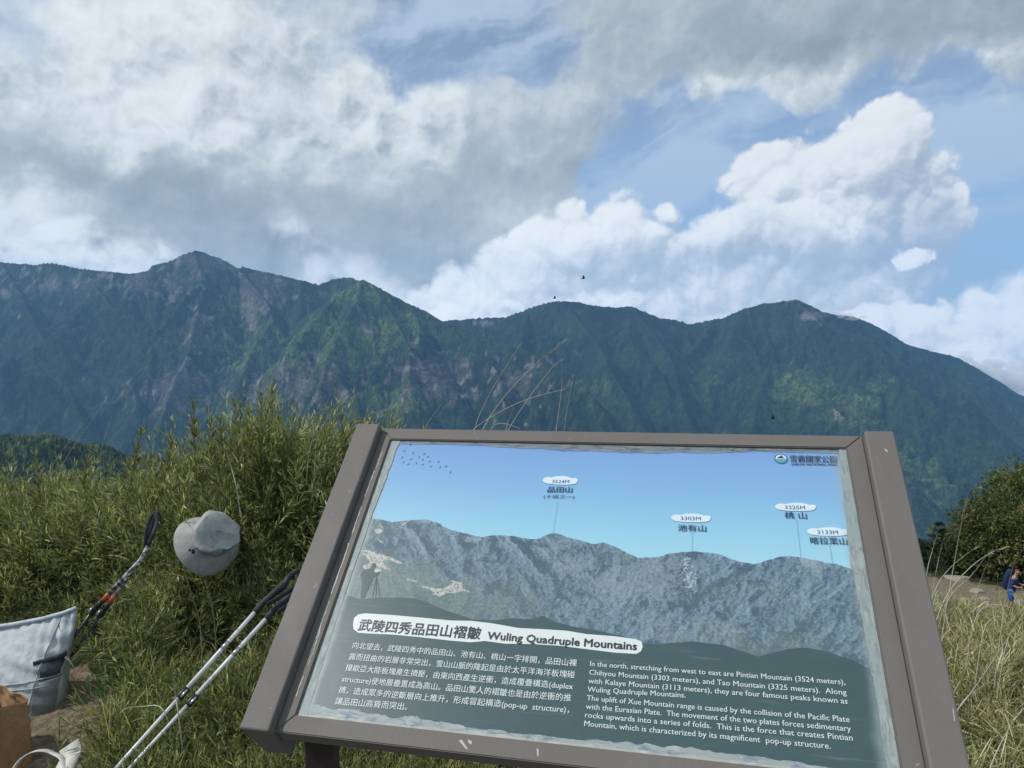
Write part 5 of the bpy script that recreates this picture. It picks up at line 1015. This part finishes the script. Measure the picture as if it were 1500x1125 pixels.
part(pk, 'webbing_strap', *ribbon([tuple(front(-.10 - .06 * (1 - t), t) + off) for t in np.linspace(.45, .99, 16)], (1, 0, 0), .026), cream if False else grey, label='flat strap running up the front of the pack')
part(pk, 'piping', *tube_path([tuple(front(x, .44) + off) for x in np.linspace(-.95, .92, 30)], .0028, 6), greyd if False else grey); part(pk, 'piping', *tube_path([tuple(front(x, .38 - .01 * x) + off) for x in np.linspace(-.95, .6, 30)], .002, 6), grey)
part(pk, 'piping', *tube_path([tuple(front(.36 + .12 * t, t) + off) for t in np.linspace(.02, .98, 26)], .0024, 6), grey)
def patch_(name, xr, tr_, m, o_=.004, n=14):
    V = [tuple(front(x, t) + Vector((0, -o_, 0))) for t in np.linspace(*tr_, n) for x in np.linspace(*xr, n)]; return part(pk, name, V, [tuple(f) for f in gridfaces(n, n)], m)
patch_('side_pocket', (.46, .90), (.42, .60), greyd); patch_('side_panel', (.44, .86), (.03, .40), cloth('grey_green_cloth', (.17, .20, .20), (.24, .27, .27))); patch_('front_pocket', (-.95, -.18), (.62, .86), greyd, .003)
part(pk, 'compression_strap', *ribbon([tuple(front(x, .60 + .02 * x) + Vector((0, -.007, 0))) for x in np.linspace(.34, .98, 12)], (0, 0, 1), .020), greyd)
bc = at(92, 974, 2.95); q = box_bm(bc.x - .018, bc.x + .014, bc.y - .02, bc.y + .01, bc.z - .030, bc.z + .028, .005); under(bmobj('buckle', q, blk), pk, Matrix())
part(pk, 'haul_loop', *ribbon(sm([tuple(at(x, y, 2.92)) for x, y in ((96, 962), (101, 966), (107, 975), (112, 987))], 14), (.5, -.6, -.3), .020), cream)
part(pk, 'shoulder_strap', *ribbon(sm([tuple(at(x, y, Y)) for x, y, Y in ((86, 1016, 2.98), (88, 1040, 2.93), (93, 1052, 2.88), (82, 1056, 2.85), (70, 1066, 2.83), (56, 1078, 2.82))], 26), (.8, -.5, .2), .028), cream)
part(pk, 'shoulder_strap', *ribbon(sm([tuple(at(x, y, Y)) for x, y, Y in ((92, 1050, 2.87), (98, 1056, 2.84), (92, 1062, 2.83), (84, 1062, 2.82))], 16), (.3, -.7, .5), .024), cream)
bc = at(88, 1060, 2.80); q = box_bm(bc.x - .014, bc.x + .014, bc.y - .006, bc.y + .006, bc.z - .010, bc.z + .010, .003); under(bmobj('buckle', q, blk), pk, Matrix())
# --- brown paper bag
pap, nb, p = mat('kraft_paper', .75, .25); t = nb.n('ShaderNodeTexCoord').outputs['Object']; nb.put(p.inputs['Base Color'], nb.mix(nb.noise(t, 30, 6, .6), (.22, .125, .060), (.36, .225, .12))); bump(nb, p, nb.m('ADD', nb.noise(t, 14, 6, .55, 1.2), nb.m('MULTIPLY', nb.vor(t, 22, 2), .7)), .012, .7)
pb = empty('paper_bag', (-1.80, 2.66, 0), R(-24), label='open crumpled brown kraft paper bag in the bottom left corner', category='paper bag')
c2 = at(15, 1040, 2.66); cxb, cyb, hb = c2.x - .006, 2.56, .236; ang = R(30); ca, sa = math.cos(ang), math.sin(ang); hw, hd = .125, .062
def bagp(s, t):                                           # perimeter s 0..4 (front,right,back,left), t height
    k = int(s) % 4; f = s - int(s); px_, py_ = [(-hw + 2 * hw * f, -hd), (hw, -hd + 2 * hd * f), (hw - 2 * hw * f, hd), (-hw, hd - 2 * hd * f)][k]
    if k in (1, 3): px_ += (-1 if k == 1 else 1) * .024 * math.sin(math.pi * f) * (t ** .7)          # gusset folds in
    rim = (-.020 * math.sin(math.pi * f) - .010 * math.sin(7 * f)) if k == 0 else (.004 if k == 2 else -.004 + .006 * math.sin(6 * f)); z = t * (hb + rim * t)
    w = .009 * math.sin(9 * t + 6 * f + k) * math.sin(3 + 7 * f) + .005 * abs(math.sin(17 * t - 9 * f)) + .003 * abs(math.sin(13 * f + 21 * t)); px_ *= 1 + .03 * t; py_ += (-1 if k == 0 else 1 if k == 2 else 0) * w + (w if k in (1, 3) else 0)
    if k == 0: py_ -= .010 * t * math.sin(math.pi * f)
    return (cxb + px_ * ca + py_ * sa, cyb - px_ * sa + py_ * ca, z + .001)
n1_, n2_ = 96, 36; V = [bagp(4 * k / n1_, t) for t in np.linspace(0, 1, n2_) for k in range(n1_)]; Fb = [tuple(f) for f in gridfaces(n2_, n1_, True)] + [tuple(range(n1_))[::-1]]
bo = part(pb, 'bag_body', V, Fb, pap, smooth=True); md = bo.modifiers.new('thickness', 'SOLIDIFY'); md.thickness = .0012; md.offset = -1
prn, nb, p = mat('print_black', .7, .2); p.inputs['Base Color'].default_value = (.035, .025, .03, 1); prw, nb, p = mat('print_pale', .7, .2); p.inputs['Base Color'].default_value = (.45, .38, .33, 1)
def on_bag(f, t, d=.0016): q = Vector(bagp(f, t)); return tuple(q + Vector((-sa, -ca, 0)) * d)
lb = [(f, t) for t in (.44, .52, .60, .68, .75) for f in (.36, .45, .54, .62, .70)]; part(pb, 'printed_mark', [on_bag(f, t) for f, t in lb], [tuple(f) for f in gridfaces(5, 5)], prn)
for r_, cy_ in ((.030, .64), (.016, .60), (.022, .53)):
    P = [on_bag(.54 + r_ * 1.6 * math.cos(a), cy_ + r_ * 1.1 * math.sin(a), .003) for a in np.linspace(0, 5.2, 14)]; part(pb, 'printed_mark', *tube_path(P, .0009, 5), prw)
# --- cream shoulder strap of a pack that lies just below the picture
sp_ = empty('cream_backpack', (-1.42, 2.24, 0), 0, label='cream webbing strap and padded belt of a pack below the lower left corner', category='backpack')
q = box_bm(-1.60, -1.22, 2.10, 2.34, .0, .10, .03, 4); under(bmobj('body', q, cream, smooth=True), sp_, Matrix())
part(sp_, 'shoulder_strap', *ribbon(sm([tuple(at(x, y, Y)) for x, y, Y in ((14, 1140, 2.34), (28, 1116, 2.38), (44, 1103, 2.40), (62, 1099, 2.40), (78, 1103, 2.40), (92, 1112, 2.37), (100, 1138, 2.32))], 30), (.1, -1, .35), .030, .003), cream)
bl = sm([tuple(at(x, y, Y)) for x, y, Y in ((92, 1092, 2.42), (95, 1104, 2.40), (88, 1120, 2.36), (76, 1142, 2.30))], 22); part(sp_, 'hip_belt', *ribbon(bl + np.array([.022, 0, 0]), (1, .2, .3), .062, .012), cream)
for i in range(3, 20, 2): part(sp_, 'rib', *tube_path([tuple(bl[i] + np.array([.022 + s, -.010, .0 + s * .3])) for s in (-.030, 0, .030)], .0022, 6), cream)
part(sp_, 'belt_loop', *tube_path(sm([tuple(at(x, y, 2.38)) for x, y in ((110, 1128), (113, 1112), (118, 1102), (112, 1104))], 14), .0035, 8), cream)
# --- trekking poles
wht_p, nb, p = mat('white_shaft', .3, .5); nb.put(p.inputs['Base Color'], nb.mix(nb.mr(nb.noise(nb.n('ShaderNodeTexCoord').outputs['Object'], 40, 5), .45, .7), (.66, .68, .68), (.48, .50, .50)))
alu, nb, p = mat('carbon_shaft', .3, .5); p.inputs['Base Color'].default_value = (.04, .04, .042, 1); prt, nb, p = mat('patterned_shaft', .35, .5); t = nb.n('ShaderNodeTexCoord').outputs['Object']; nb.put(p.inputs['Base Color'], nb.mix(nb.mr(nb.noise(t, 60, 3, .5), .47, .53), (.05, .05, .05), (.42, .41, .40)))
org, nb, p = mat('orange_band', .4, .5); p.inputs['Base Color'].default_value = (.42, .085, .03, 1); pbl, nb, p = mat('black_plastic', .45, .4); p.inputs['Base Color'].default_value = (.015, .015, .017, 1); slv, nb, p = mat('silver_clamp', .3, .5); p.inputs['Base Color'].default_value = (.5, .5, .5, 1); p.inputs['Metallic'].default_value = .8
pgr = cloth('dark_grip_foam', (.02, .02, .022), (.05, .05, .055))
def lift_line(p0, p1, n=2): return [tuple(p0 + (p1 - p0) * i / (n - 1)) for i in range(n)]
def pole(lab, a, b2, stops, grip_to, strap, grp, twist=0):
    """a low end, b2 top of the shaft, both world; stops = (t0, t1, radius, material, part name)"""
    root = empty('trekking_pole', a, 0, label=lab, category='trekking pole', group=grp); d = (b2 - a)
    for t0, t1, r_, m, nm in stops: part(root, nm, *tube_path(lift_line(a + d * t0, a + d * t1), r_, 12), m)
    return root, d
def clampat(root, c, d, s=1.):
    d = d.normalized(); u = d.cross(Vector((0, 0, 1))).normalized(); P = [tuple(c - d * .022 * s), tuple(c - d * .018 * s), tuple(c + d * .018 * s), tuple(c + d * .022 * s)]
    o = part(root, 'clamp', *tube_path(P, [.010 * s, .0135 * s, .0135 * s, .010 * s], 12), pbl); e = c + u * .014 * s + Vector((0, -.006, .006)); sub(o, 'lever', *tube_path([tuple(e - d * .016 * s), tuple(e), tuple(e + d * .016 * s)], [.003, .0048, .003], 8), slv)
G1 = 'white trekking poles lying side by side'
for i, (x0, y0, x1, y1, cx_, cy_, lab) in enumerate([(164, 1132, 373, 897, 253, 1024, 'upper of the two white trekking poles beside the board'), (184, 1132, 389, 907, 268, 1034, 'lower of the two white trekking poles, nearer the board')]):
    a = at(x0, y0, 2.36); b2 = at(x1, y1, 2.80); tc_ = ((y0 - cy_) / (y0 - y1)); a2 = a - (b2 - a) * .18
    root, d = pole(lab, a2, b2, [], None, None, G1); full = b2 - a2; tm = (a + (b2 - a) * tc_ - a2).length / full.length
    part(root, 'lower_shaft', *tube_path(lift_line(a2, a2 + full * tm), .0060, 12), wht_p); part(root, 'upper_shaft', *tube_path(lift_line(a2 + full * tm, b2), .0078, 12), wht_p); clampat(root, a2 + full * tm, full, .95)
    dn = full.normalized(); g0 = b2; g1 = b2 + dn * .045; g2 = g1 + dn * .11 + Vector((.01, .02, -.01))
    part(root, 'grip', *tube_path([tuple(g0), tuple(g0 + dn * .01), tuple(g1), tuple(g1.lerp(g2, .5)), tuple(g2 - dn * .02), tuple(g2)], [.009, .0125, .0120, .0135, .017, .010], 12), pgr)
    part(root, 'wrist_strap', *ribbon(sm([tuple(g2 - dn * .02), tuple(g2 + Vector((.02, -.03, .03))), tuple(g2 + Vector((.055, -.03, .05))), tuple(g2 + Vector((.05, -.02, -.005))), tuple(g1 + Vector((.02, -.02, .0)))], 20), (.3, -.2, 1), .022), greyd)
    part(root, 'band', *tube_path(lift_line(b2 - dn * .17, b2 - dn * .135), .0082, 12), slv)
G2 = 'dark trekking poles with orange bands'
for i, (x0, y0, x1, y1, mx_, my_, lab) in enumerate([(70, 985, 206, 820, 137, 894, 'upper dark trekking pole with an orange band leaning on the backpack'), (84, 990, 205, 822, 149, 898, 'lower dark trekking pole with an orange band leaning on the backpack')]):
    a = at(x0, y0, 3.02); b2 = at(x1, y1, 2.97); m_ = at(mx_, my_, 2.95); root = empty('trekking_pole', a, 0, label=lab, category='trekking pole', group=G2)
    d1 = (m_ - a); d2_ = (b2 - m_)
    part(root, 'lower_shaft', *tube_path(lift_line(a, m_), .0062, 12), alu); clampat(root, m_, d1, .95); part(root, 'foam_sleeve', *tube_path(lift_line(m_ + d2_ * .04, m_ + d2_ * .20), .0105, 12), pbl)
    part(root, 'orange_band', *tube_path(lift_line(m_ + d2_ * .20, m_ + d2_ * .34), .0092, 12), org); part(root, 'upper_shaft', *tube_path(lift_line(m_ + d2_ * .34, b2), [.0086, .0080], 12), prt)
    g0 = b2 + d2_.normalized() * .01; g2 = at(224 + i * 4, 770, 3.22); part(root, 'hidden_shaft', *tube_path(sm([tuple(b2), tuple(b2.lerp(g2, .5) + Vector((.005, .02, 0))), tuple(at(217 + 3 * i, 800, 3.07))], 8), .0078, 8), prt)
    part(root, 'grip', *tube_path(sm([tuple(at(213 + 5 * i, 800, 3.07)), tuple(at(215 + 5 * i, 782, 3.06)), tuple(at(219 + 5 * i, 764, 3.06)), tuple(at(227 + 5 * i, 750, 3.06))], 14), [.007 + .0035 * math.sin(k / 13 * 3.1) for k in range(14)], 12), pgr)
    part(root, 'wrist_strap', *ribbon(sm([tuple(at(228, 752 + 3 * i, 3.05)), tuple(at(230, 764, 3.045)), tuple(at(225, 780, 3.045)), tuple(at(218, 797, 3.05))], 16), (1, -.3, .2), .018), greyd)
# --- sun hat hung on the thicket
hat = empty('sun_hat', at(315, 790, 3.22), 0, label='light grey bucket sun hat with a wide brim hanging on the bamboo', category='hat')
hm = cloth('grey_hat_cloth', (.27, .265, .26), (.36, .35, .34), .8, 30); hm2 = cloth('grey_crown_cloth', (.25, .265, .26), (.35, .365, .355), .75, 30)
axd = Vector((.60, -.54, .59)).normalized(); ux = Vector((.80, .45, -.40)); ux = (ux - axd * ux.dot(axd)).normalized(); uy = axd.cross(ux); hc = at(309, 790, 3.20)
def hp(r_, h, th): return hc + ux * r_ * math.cos(th) + uy * r_ * math.sin(th) * .97 + axd * h
def hatring(prof, wr=None, n=72):
    V, F_ = [], []
    for j, (r_, h) in enumerate(prof):
        for k in range(n):
            th = 2 * math.pi * k / n; dr, dh = wr(j / (len(prof) - 1), th) if wr else (0, 0); V.append(tuple(hp(r_ + dr, h + dh, th)))
    return V, [tuple(f) for f in gridfaces(len(prof), n, True)]
brim = part(hat, 'brim', *hatring([(.080, .014), (.095, .002), (.110, -.015), (.126, -.036), (.139, -.054), (.139, -.057), (.124, -.040), (.11, -.017), (.083, .008)], lambda t, th: (.003 * math.sin(3 * th), .006 * math.sin(2 * th + 1) + .003 * math.sin(5 * th) * t)), hm)
def crw(t, th):
    e = math.sin(math.pi * min(t * 1.3, 1)); top = max(0, t - .55) / .45
    return ((.007 * math.sin(3 * th + 4 * t) + .004 * math.sin(7 * th - 6 * t + 2 * math.sin(th))) * e - .007 * abs(math.sin(2.5 * th + 3 * t)) ** 3 * e + .006 * math.cos(2 * (th - .6)) * t * (1 - sstep(t, .75, 1.)), -.018 * math.exp(-((th % 6.283 - 5.0) / .9) ** 2) * sstep(t, .3, .7) * (1 - .6 * sstep(t, .8, 1.)) - .016 * math.exp(-((th % 6.283 - 3.9) / .4) ** 2) * e + .010 * math.cos(th - 1.9) * top * (1 - sstep(t, .7, 1.)))
pc = [(.084, .012), (.090, .025), (.0935, .04), (.095, .055), (.0955, .068), (.095, .078), (.0925, .085), (.086, .0885), (.066, .090), (.042, .089), (.018, .088), (.001, .088)]; pc2 = [tuple(np.array(pc[i]) * (1 - f) + np.array(pc[i + 1]) * f) for i in range(len(pc) - 1) for f in (0, .33, .66)] + [pc[-1]]
part(hat, 'crown', *hatring(pc2, crw), hm2); part(hat, 'hat_band', *hatring([(.0835, .012), (.0855, .014), (.0858, .026), (.0845, .028)], lambda t, th: (.007 * math.sin(5 * th + .6) * .25, 0)), hm2)
part(hat, 'seam', *tube_path([tuple(hp(.083 + .002 + crw(t, 2.55)[0] - .083 * max(0, t - .5) ** 2 * 1.1, .012 + .094 * min(t * 1.25, 1) + crw(t, 2.55)[1], 2.55)) for t in np.linspace(0, .8, 14)], .0014, 6), hm)
tg = at(283, 808, 3.09); part(hat, 'cord', *tube_path(sm([tuple(at(291, 802, 3.10)), tuple(at(286, 804, 3.09)), tuple(at(282, 809, 3.085))], 8), .0016, 6), pbl); q = box_bm(-.006, .006, -.005, .005, -.009, .009, .002)
for v in q.verts: v.co = v.co + tg
under(bmobj('cord_lock', q, pbl), hat, Matrix()); q = box_bm(-.004, .004, -.004, .004, -.005, .005, .0015)
for v in q.verts: v.co = v.co + at(278, 806, 3.085)
under(bmobj('cord_end', q, pbl), hat, Matrix())

# ------------------------------------------------------------------ hiker on the clearing
def onground(px, py, r0=20., r1=60.):
    d = ray(px, py); h = math.hypot(d.x, d.y)
    for r_ in np.arange(r0, r1, .05):
        q = CAM + d * (r_ / h)
        if q.z <= float(ground_z(np.array([q.x]), np.array([q.y]))[0]): return q
    return CAM + d * (35 / h)
ft = onground(1480, 896); fz = math.atan2(ft.x, ft.y)
def skinned(name, J, E_l, m, root, sub_=2):
    me = bpy.data.meshes.new(name); me.from_pydata([j[:3] for j in J], E_l, []); o = bpy.data.objects.new(name, me); COL.objects.link(o); me.materials.append(m)
    sk = o.modifiers.new('skin', 'SKIN'); sv = me.skin_vertices[0] if me.skin_vertices else None
    if sv is None:
        bpy.context.view_layer.objects.active = o; sv = me.skin_vertices.new(name='') if hasattr(me.skin_vertices, 'new') else None
    for v, j in zip(sv.data, J): v.radius = (j[3], j[4] if len(j) > 4 else j[3])
    sv.data[0].use_root = True; sb = o.modifiers.new('sub', 'SUBSURF'); sb.levels = sb.render_levels = sub_
    for pl in me.polygons: pl.use_smooth = True
    bpy.context.view_layer.update(); dg = bpy.context.evaluated_depsgraph_get(); m2 = bpy.data.meshes.new_from_object(o.evaluated_get(dg)); bpy.data.objects.remove(o)
    m2.polygons.foreach_set('use_smooth', np.ones(len(m2.polygons), bool)); m2.materials.clear(); m2.materials.append(m)
    o = bpy.data.objects.new(name, m2); COL.objects.link(o); under(o, root, root_m); return o
def flatm(name, c_, r_=.8): m, nb, p = mat(name, r_, .2); nb.put(p.inputs['Base Color'], nb.mix(nb.noise(nb.n('ShaderNodeTexCoord').outputs['Object'], 9, 4), tuple(x * .75 for x in c_), tuple(x * 1.2 for x in c_))); return m
skn = flatm('skin', (.42, .26, .19), .6); nvy = flatm('navy_shirt', (.025, .05, .17)); sht = flatm('blue_shorts', (.035, .10, .33)); bpk = flatm('navy_pack', (.018, .03, .08)); bot = flatm('boots', (.06, .045, .035)); har = flatm('brown_hair', (.13, .085, .06)); sck = flatm('dark_socks', (.05, .05, .055))
hk = empty('person', ft, 0, label='hiker in navy shirt and blue shorts with a dark blue backpack, walking on the clearing', category='person')
root_m = Matrix.Translation(ft) @ Matrix.Rotation(-fz + R(-18), 4, 'Z')
# local: x = right in the picture, y = away; walks to the right, leaning forward
Jt = [(0, 0, .90, .115, .10), (.01, 0, 1.05, .125, .10), (.05, 0, 1.25, .15, .11), (.09, 0, 1.38, .12, .09), (.12, 0, 1.46, .05), (.17, 0, 1.54, .075), (.18, 0, 1.62, .085), (.175, 0, 1.68, .06),
      (.00, -.09, .84, .085), (.07, -.10, .47, .055), (.03, -.10, .10, .036), (.10, -.10, .04, .033), (-.01, .09, .84, .085), (-.05, .10, .48, .055), (-.14, .10, .12, .036), (-.08, .10, .05, .033),
      (.09, -.17, 1.36, .052), (.10, -.20, 1.12, .040), (.27, -.17, 1.07, .030), (.34, -.15, 1.08, .026), (.08, .17, 1.36, .052), (.14, .20, 1.12, .040), (.32, .17, 1.10, .030), (.39, .15, 1.12, .026)]
Et = [(0, 1), (1, 2), (2, 3), (3, 4), (4, 5), (5, 6), (6, 7), (0, 8), (8, 9), (9, 10), (10, 11), (0, 12), (12, 13), (13, 14), (14, 15), (3, 16), (16, 17), (17, 18), (18, 19), (3, 20), (20, 21), (21, 22), (22, 23)]
skinned('body', Jt, Et, skn, hk)
skinned('shirt', [(0, 0, .80, .17, .15), (.01, 0, 1.05, .165, .14), (.05, 0, 1.25, .19, .15), (.105, 0, 1.44, .13, .10), (.09, -.17, 1.37, .085), (.10, -.20, 1.10, .065), (.08, .17, 1.37, .085), (.14, .20, 1.10, .065)], [(0, 1), (1, 2), (2, 3), (3, 4), (4, 5), (3, 6), (6, 7)], nvy, hk)
skinned('shorts', [(0, 0, 1.0, .15, .13), (.0, -.09, .82, .12), (.06, -.10, .44, .095), (-.01, .09, .82, .12), (-.045, .10, .45, .095)], [(0, 1), (1, 2), (0, 3), (3, 4)], sht, hk)
skinned('boot', [(.02, -.10, .12, .052), (.04, -.10, .05, .048), (.15, -.10, .035, .040)], [(0, 1), (1, 2)], bot, hk, 1); skinned('boot', [(-.145, .10, .14, .052), (-.125, .10, .06, .048), (-.03, .10, .04, .040)], [(0, 1), (1, 2)], bot, hk, 1)
skinned('backpack', [(-.17, 0, .82, .13, .11), (-.16, 0, 1.12, .20, .16), (-.10, 0, 1.42, .20, .16), (-.05, 0, 1.70, .14, .11)], [(0, 1), (1, 2), (2, 3)], bpk, hk)
skinned('hair', [(.135, 0, 1.60, .072), (.155, 0, 1.66, .088), (.19, 0, 1.70, .060)], [(0, 1), (1, 2)], har, hk, 1)
def face(name, c_, r_, m):
    q = bmesh.new(); bmesh.ops.create_uvsphere(q, u_segments=8, v_segments=6, radius=1); 
    for v in q.verts: v.co = Vector((v.co.x * r_[0] + c_[0], v.co.y * r_[1] + c_[1], v.co.z * r_[2] + c_[2]))
    under(bmobj(name, q, m, smooth=True), hk, root_m)
face('nose', (.268, 0, 1.605), (.022, .014, .020), skn); face('ear', (.17, -.088, 1.61), (.02, .012, .028), skn); face('ear', (.17, .088, 1.61), (.02, .012, .028), skn)
dk_ = flatm('eye_dark', (.02, .015, .015)); face('eye', (.252, -.032, 1.63), (.009, .012, .008), dk_); face('eye', (.252, .032, 1.63), (.009, .012, .008), dk_); face('mouth', (.250, 0, 1.565), (.010, .024, .006), flatm('lips', (.30, .12, .10)))
for s in (-1, 1):                                         # hands: palm and bent fingers gripping the pack's belt straps
    hx, hy, hz = (.34, -.15, 1.08) if s < 0 else (.39, .15, 1.12); J = [(hx, hy, hz, .030, .018)]; E_l = []
    for k in range(4): dz = (.027 - .018 * k); J += [(hx + .045, hy + .0, hz + dz, .010), (hx + .075, hy - .01 * s, hz + dz - .004, .009), (hx + .070, hy - .035 * s, hz + dz - .012, .008)]; b0 = 1 + 3 * k; E_l += [(0, b0), (b0, b0 + 1), (b0 + 1, b0 + 2)]
    J += [(hx + .02, hy - .03 * s, hz + .035, .011), (hx + .05, hy - .045 * s, hz + .035, .009)]; E_l += [(0, 13), (13, 14)]; skinned('hand', J, E_l, skn, hk, 1)
# rocks in the clearing
rkm_, nb, p = mat('weathered_rock', .9, .2); t = nb.n('ShaderNodeTexCoord').outputs['Object']; nb.put(p.inputs['Base Color'], nb.mix(nb.noise(t, 3, 7, .65), (.16, .15, .13), (.36, .33, .27))); bump(nb, p, nb.noise(t, 6, 6, .65), .05, .8)
def rock(px, py, sx_, sy_, sz_, seed, lab):
    c_ = onground(px, py); q = bmesh.new(); bmesh.ops.create_icosphere(q, subdivisions=3, radius=1); g = np.random.default_rng(seed); ph = g.uniform(0, 6, 6)
    for v in q.verts:
        k = 1 + .16 * math.sin(3 * v.co.x + ph[0]) * math.sin(4 * v.co.y + ph[1]) + .12 * math.sin(5 * v.co.z + ph[2] + 3 * v.co.x); z_ = max(min(v.co.z * k, .75), -.6); v.co = Vector((v.co.x * k * sx_, v.co.y * k * sy_, z_ * sz_)) + c_
    o = bmobj('rock', q, rkm_, label=lab, category='rock', group='rocks on the bare clearing'); return o
for a in [(1402, 850, .6, .35, .25, 1, 'long flat grey rock beside the right rail, left end of the clearing'), (1425, 893, .32, .25, .16, 2, 'pale low rock at the lower edge of the clearing'), (1442, 879, .25, .2, .14, 3, 'small rock in the middle of the clearing'), (1455, 890, .28, .22, .12, 4, 'flat pale rock just left of the hiker'), (1494, 884, .28, .25, .18, 5, 'low rock at the right edge beside the hiker'), (1412, 880, .22, .2, .12, 6, 'small brown rock below the long flat one'), (1432, 868, .3, .25, .2, 7, 'rock at the back of the clearing under the shrubs')]: rock(*a)
# birds in the air
bm_, nb, p = mat('bird_black', .8, .2); p.inputs['Base Color'].default_value = (.02, .02, .025, 1)
for px, py, Y, lab, s in ((854, 408, 45, 'tiny dark bird flying in front of the clouds, higher of two', .16), (812, 437, 48, 'tiny dark bird flying just above the ridge', .14), (1131, 613, 40, 'tiny dark bird flying above the top edge of the board', .16)):
    c_ = at(px, py, Y); root = empty('bird', c_, 0, label=lab, category='bird'); V, F_ = tube_path([tuple(c_ + Vector((k * s, 0, -.2 * k * k * s))) for k in (-.9, -.4, 0, .5, .8)], [.01 * s, .12 * s, .18 * s, .13 * s, .02 * s], 8); part(root, 'body', V, F_, bm_)
    for sg in (-1, 1): 
        w = [(c_.x - .3 * s, c_.y, c_.z), (c_.x + .3 * s, c_.y, c_.z), (c_.x + .1 * s + .5 * s, c_.y + sg * .7 * s, c_.z + .9 * s * (1 if sg > 0 else .6)), (c_.x + .1 * s, c_.y + sg * .9 * s, c_.z + 1.3 * s * (1 if sg > 0 else .5))]; w += [(a, b3, c4 - .03) for a, b3, c4 in w]
        part(root, 'wing', w, [(0, 1, 2, 3), (7, 6, 5, 4), (0, 4, 5, 1), (1, 5, 6, 2), (2, 6, 7, 3), (3, 7, 4, 0)], bm_)
